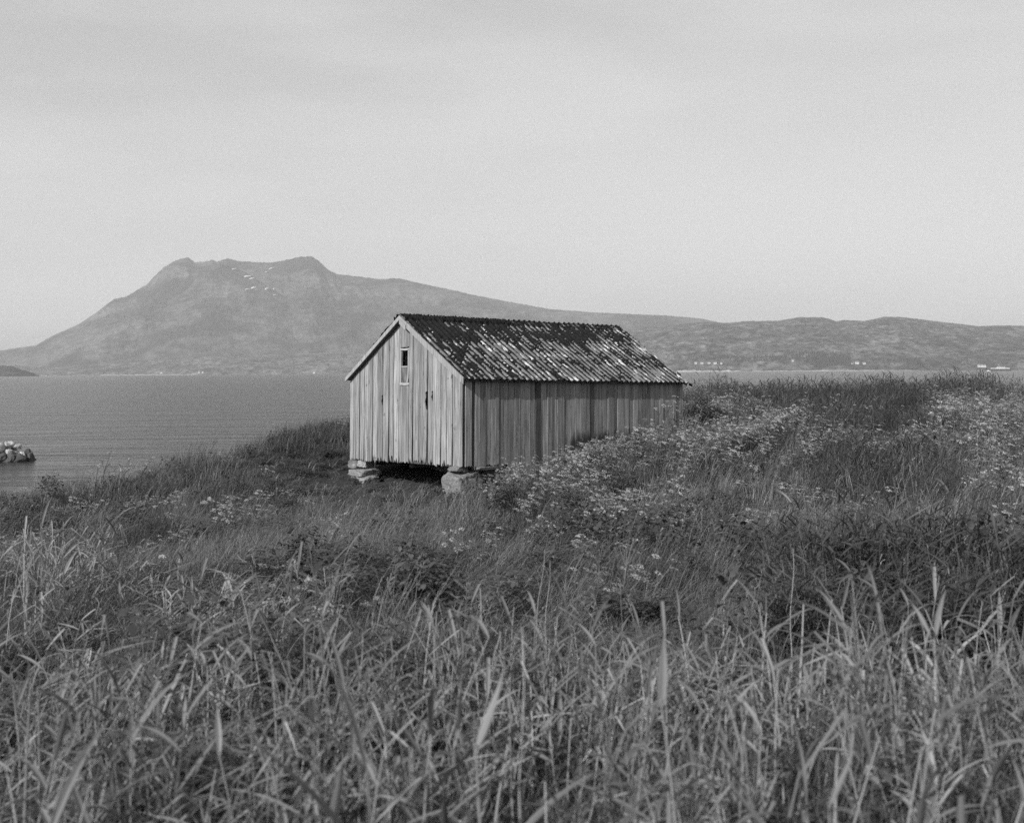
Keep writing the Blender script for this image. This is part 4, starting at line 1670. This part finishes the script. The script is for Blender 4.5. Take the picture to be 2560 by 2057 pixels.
SEDGE2 = [reed_clump(990 + k, 7, 0.24, 0.5, 0.9, M_REEDD) for k in range(4)]
scatter('dark_sedge', SEDGE2, *lay(3600, 7, 17, lambda x, y, px, py, fl, sg, nz: blob(px, py, 2270, 1590, 360, 130, 0.3) * 0.95, 2.0, 0.8, 1.15),
        'dark broad-leaved sedge at the right edge of the meadow', 'sedge')

# single tall reeds in the foreground
rs = random.Random(77)
stem_cache = []
for k in range(14):
    pts, lv = reed_plan(1200 + k, 0.65, 1.05)
    q = Leafy()
    q.tube(pts, 0.0085, 0.0035, 1.35, 5)
    stem_cache.append((q.me('stem', M_REED), lv))
spots = []
while len(spots) < 290:
    d = math.sqrt(rs.uniform(2.5 ** 2, 8.6 ** 2))
    x = rs.uniform(-1, 1) * (d * 0.43 + 0.25)
    if rs.random() > 0.55 + 0.9 * float(vnoise(np.array(x * 1.3 + 20), np.array(d * 1.3))) - 0.25:
        continue
    spots.append((x, d))
for (x, d) in spots:
    me, lv = stem_cache[rs.randrange(14)]
    z = float(ground(np.array([x]), np.array([d]))[0])
    sc = rs.uniform(0.8, 1.1) * (0.9 if d < 4.2 else 1)
    o = obj('reed', None, None, (x, d, z - 0.03), (rs.gauss(0, 0.09), rs.gauss(0, 0.09), rs.uniform(0, 6.283)), (sc, sc, sc))
    obj('stem', me, o)
    tag(o, 'tall broad-leaved reed standing in the blurred reeds at the very front', 'reed', 'tall reeds in the foreground')
    for (p, li, az, s_, pit) in lv:
        lf = obj('leaf', (WIDE_LEAF_ME if d < 5.6 else REED_LEAF_ME)[li], o, p, (0, pit, az), (s_, s_, s_))

# single flowering plants that stand out in front
UP = [umbel_two(1300 + k, hmin=0.45, hmax=0.8, heads=(4, 7), rad=(0.035, 0.06), flor=26, fsize=0.0085) for k in range(8)]


def umbels(cx, cy, n, sx_, sy_, label, group, hs=(0.8, 1.15)):
    """cluster about the ground point seen at a photo pixel"""
    a, b = px_ray(cx, cy)
    ds = np.linspace(3, 45, 2000)
    gz = ground(a * ds, ds) + 0.55
    i = int(np.argmax(gz >= EYE + b * ds))
    d = float(ds[i])
    for k in range(n):
        x, y = a * d + rs.gauss(0, sx_), d + rs.gauss(0, sy_)
        z = float(ground(np.array([x]), np.array([y]))[0])
        st, fl = rs.choice(UP)
        s_ = rs.uniform(*hs)
        o = obj('umbel_plant', None, None, (x, y, z - 0.02), (rs.gauss(0, 0.08), rs.gauss(0, 0.08), rs.gauss(0, 0.35)), (s_, s_, s_))
        obj('stem', st, o)
        for f_ in fl:
            obj('flower_head', f_, o)
        tag(o, label, 'flower', group)


umbels(1580, 1960, 12, 0.16, 0.2, 'white umbel flower low among the blurred reeds at the bottom edge', 'flowers at the bottom edge', (0.65, 0.85))
umbels(690, 1450, 16, 0.40, 0.35, 'windblown umbel flower in the clump amid dark leaves left of centre', 'windblown flowers left of centre')
umbels(590, 1560, 6, 0.25, 0.2, 'umbel flower in the small clump in front of the larger windblown one', 'small flower clump left of centre')
umbels(1900, 1270, 16, 0.7, 0.5, 'umbel flower in the loose group amid long grass on the right', 'flowers amid long grass on the right')
umbels(1470, 1420, 9, 0.45, 0.4, 'umbel flower standing alone in the grass below the flower bank', 'scattered flowers in the middle')
umbels(330, 1240, 8, 1.2, 0.8, 'umbel flower on the grassy slope above the sea', 'flowers on the left slope')
umbels(140, 1400, 8, 0.5, 0.4, 'umbel flower at the far left of the long grass', 'flowers at the far left')

# dry stalks
def dry_stalk(px, py0, py1, d, label, lean=0.02):
    p0 = at(px, py1, d)
    z = float(ground(np.array([p0.x]), np.array([d]))[0])
    top = at(px, py0, d).z
    h = top - z
    q = Leafy()
    pts = [Vector((lean * u * h + 0.012 * math.sin(u * 9), 0.01 * math.sin(u * 7), u * h)) for u in np.linspace(0, 1, 8)]
    q.tube(pts, 0.005, 0.002, 1.0, 4)
    for k in range(6):
        u = 0.35 + 0.1 * k
        p = Vector((lean * u * h, 0, u * h))
        q.tube([p, p + Vector((rs.uniform(-0.06, 0.06), rs.uniform(-0.04, 0.04), 0.12))], 0.002, 0.001, 1.0, 3)
    o = obj('dry_stalk', q.me('dry_stalk', M_STRAW), None, (p0.x, d, z))
    tag(o, label, 'stalk')


dry_stalk(1332, 1375, 1520, 10.5, 'pale dry stalk rising from the grass below the barn', 0.10)
dry_stalk(1360, 1400, 1510, 10.2, 'shorter branching dry stalk just right of the pale one', 0.05)
dry_stalk(1436, 1245, 1300, 18.0, 'thin dry stalk in front of the flower bank', 0.2)
dry_stalk(1305, 1570, 1900, 4.6, 'straight pale dead stem in the front reeds', 0.0)
dry_stalk(1975, 1370, 1460, 9.5, 'thin dry stalk above the dark sedge on the right', 0.02)

# thin rod leaning in the reeds on the skyline
p1, p0 = at(2291, 903, 42.0), at(2357, 950, 42.0)
q = Leafy()
q.tube([p0 + (p0 - p1) * 0.3, p0, (p0 + p1) / 2, p1], 0.011, 0.004, 1.0, 6)
t = NT('rod', 0.7, 0.2)
t.grey(0.05)
q_me = q.me('leaning_rod', t.m)
tag(obj('leaning_rod', q_me), 'thin dark rod leaning out of the reeds on the skyline', 'rod')

# ------------------------------------------------------------------ haze
m = MB()
m.box(-12500, 12500, -400, 15600, -12, 1700)
hz_me = m.me('haze', None)
ht = bpy.data.materials.new('haze')
ht.use_nodes = True
ht.node_tree.nodes.clear()
out = ht.node_tree.nodes.new('ShaderNodeOutputMaterial')
pv = ht.node_tree.nodes.new('ShaderNodeVolumePrincipled')
pv.inputs['Color'].default_value = (0.97, 0.97, 0.97, 1)
pv.inputs['Density'].default_value = 5.0e-5
pv.inputs['Anisotropy'].default_value = 0.0
ht.node_tree.links.new(pv.outputs[0], out.inputs['Volume'])
hz_me.materials.append(ht)
tag(obj('haze', hz_me), 'thin sea haze over the fjord', kind='stuff')
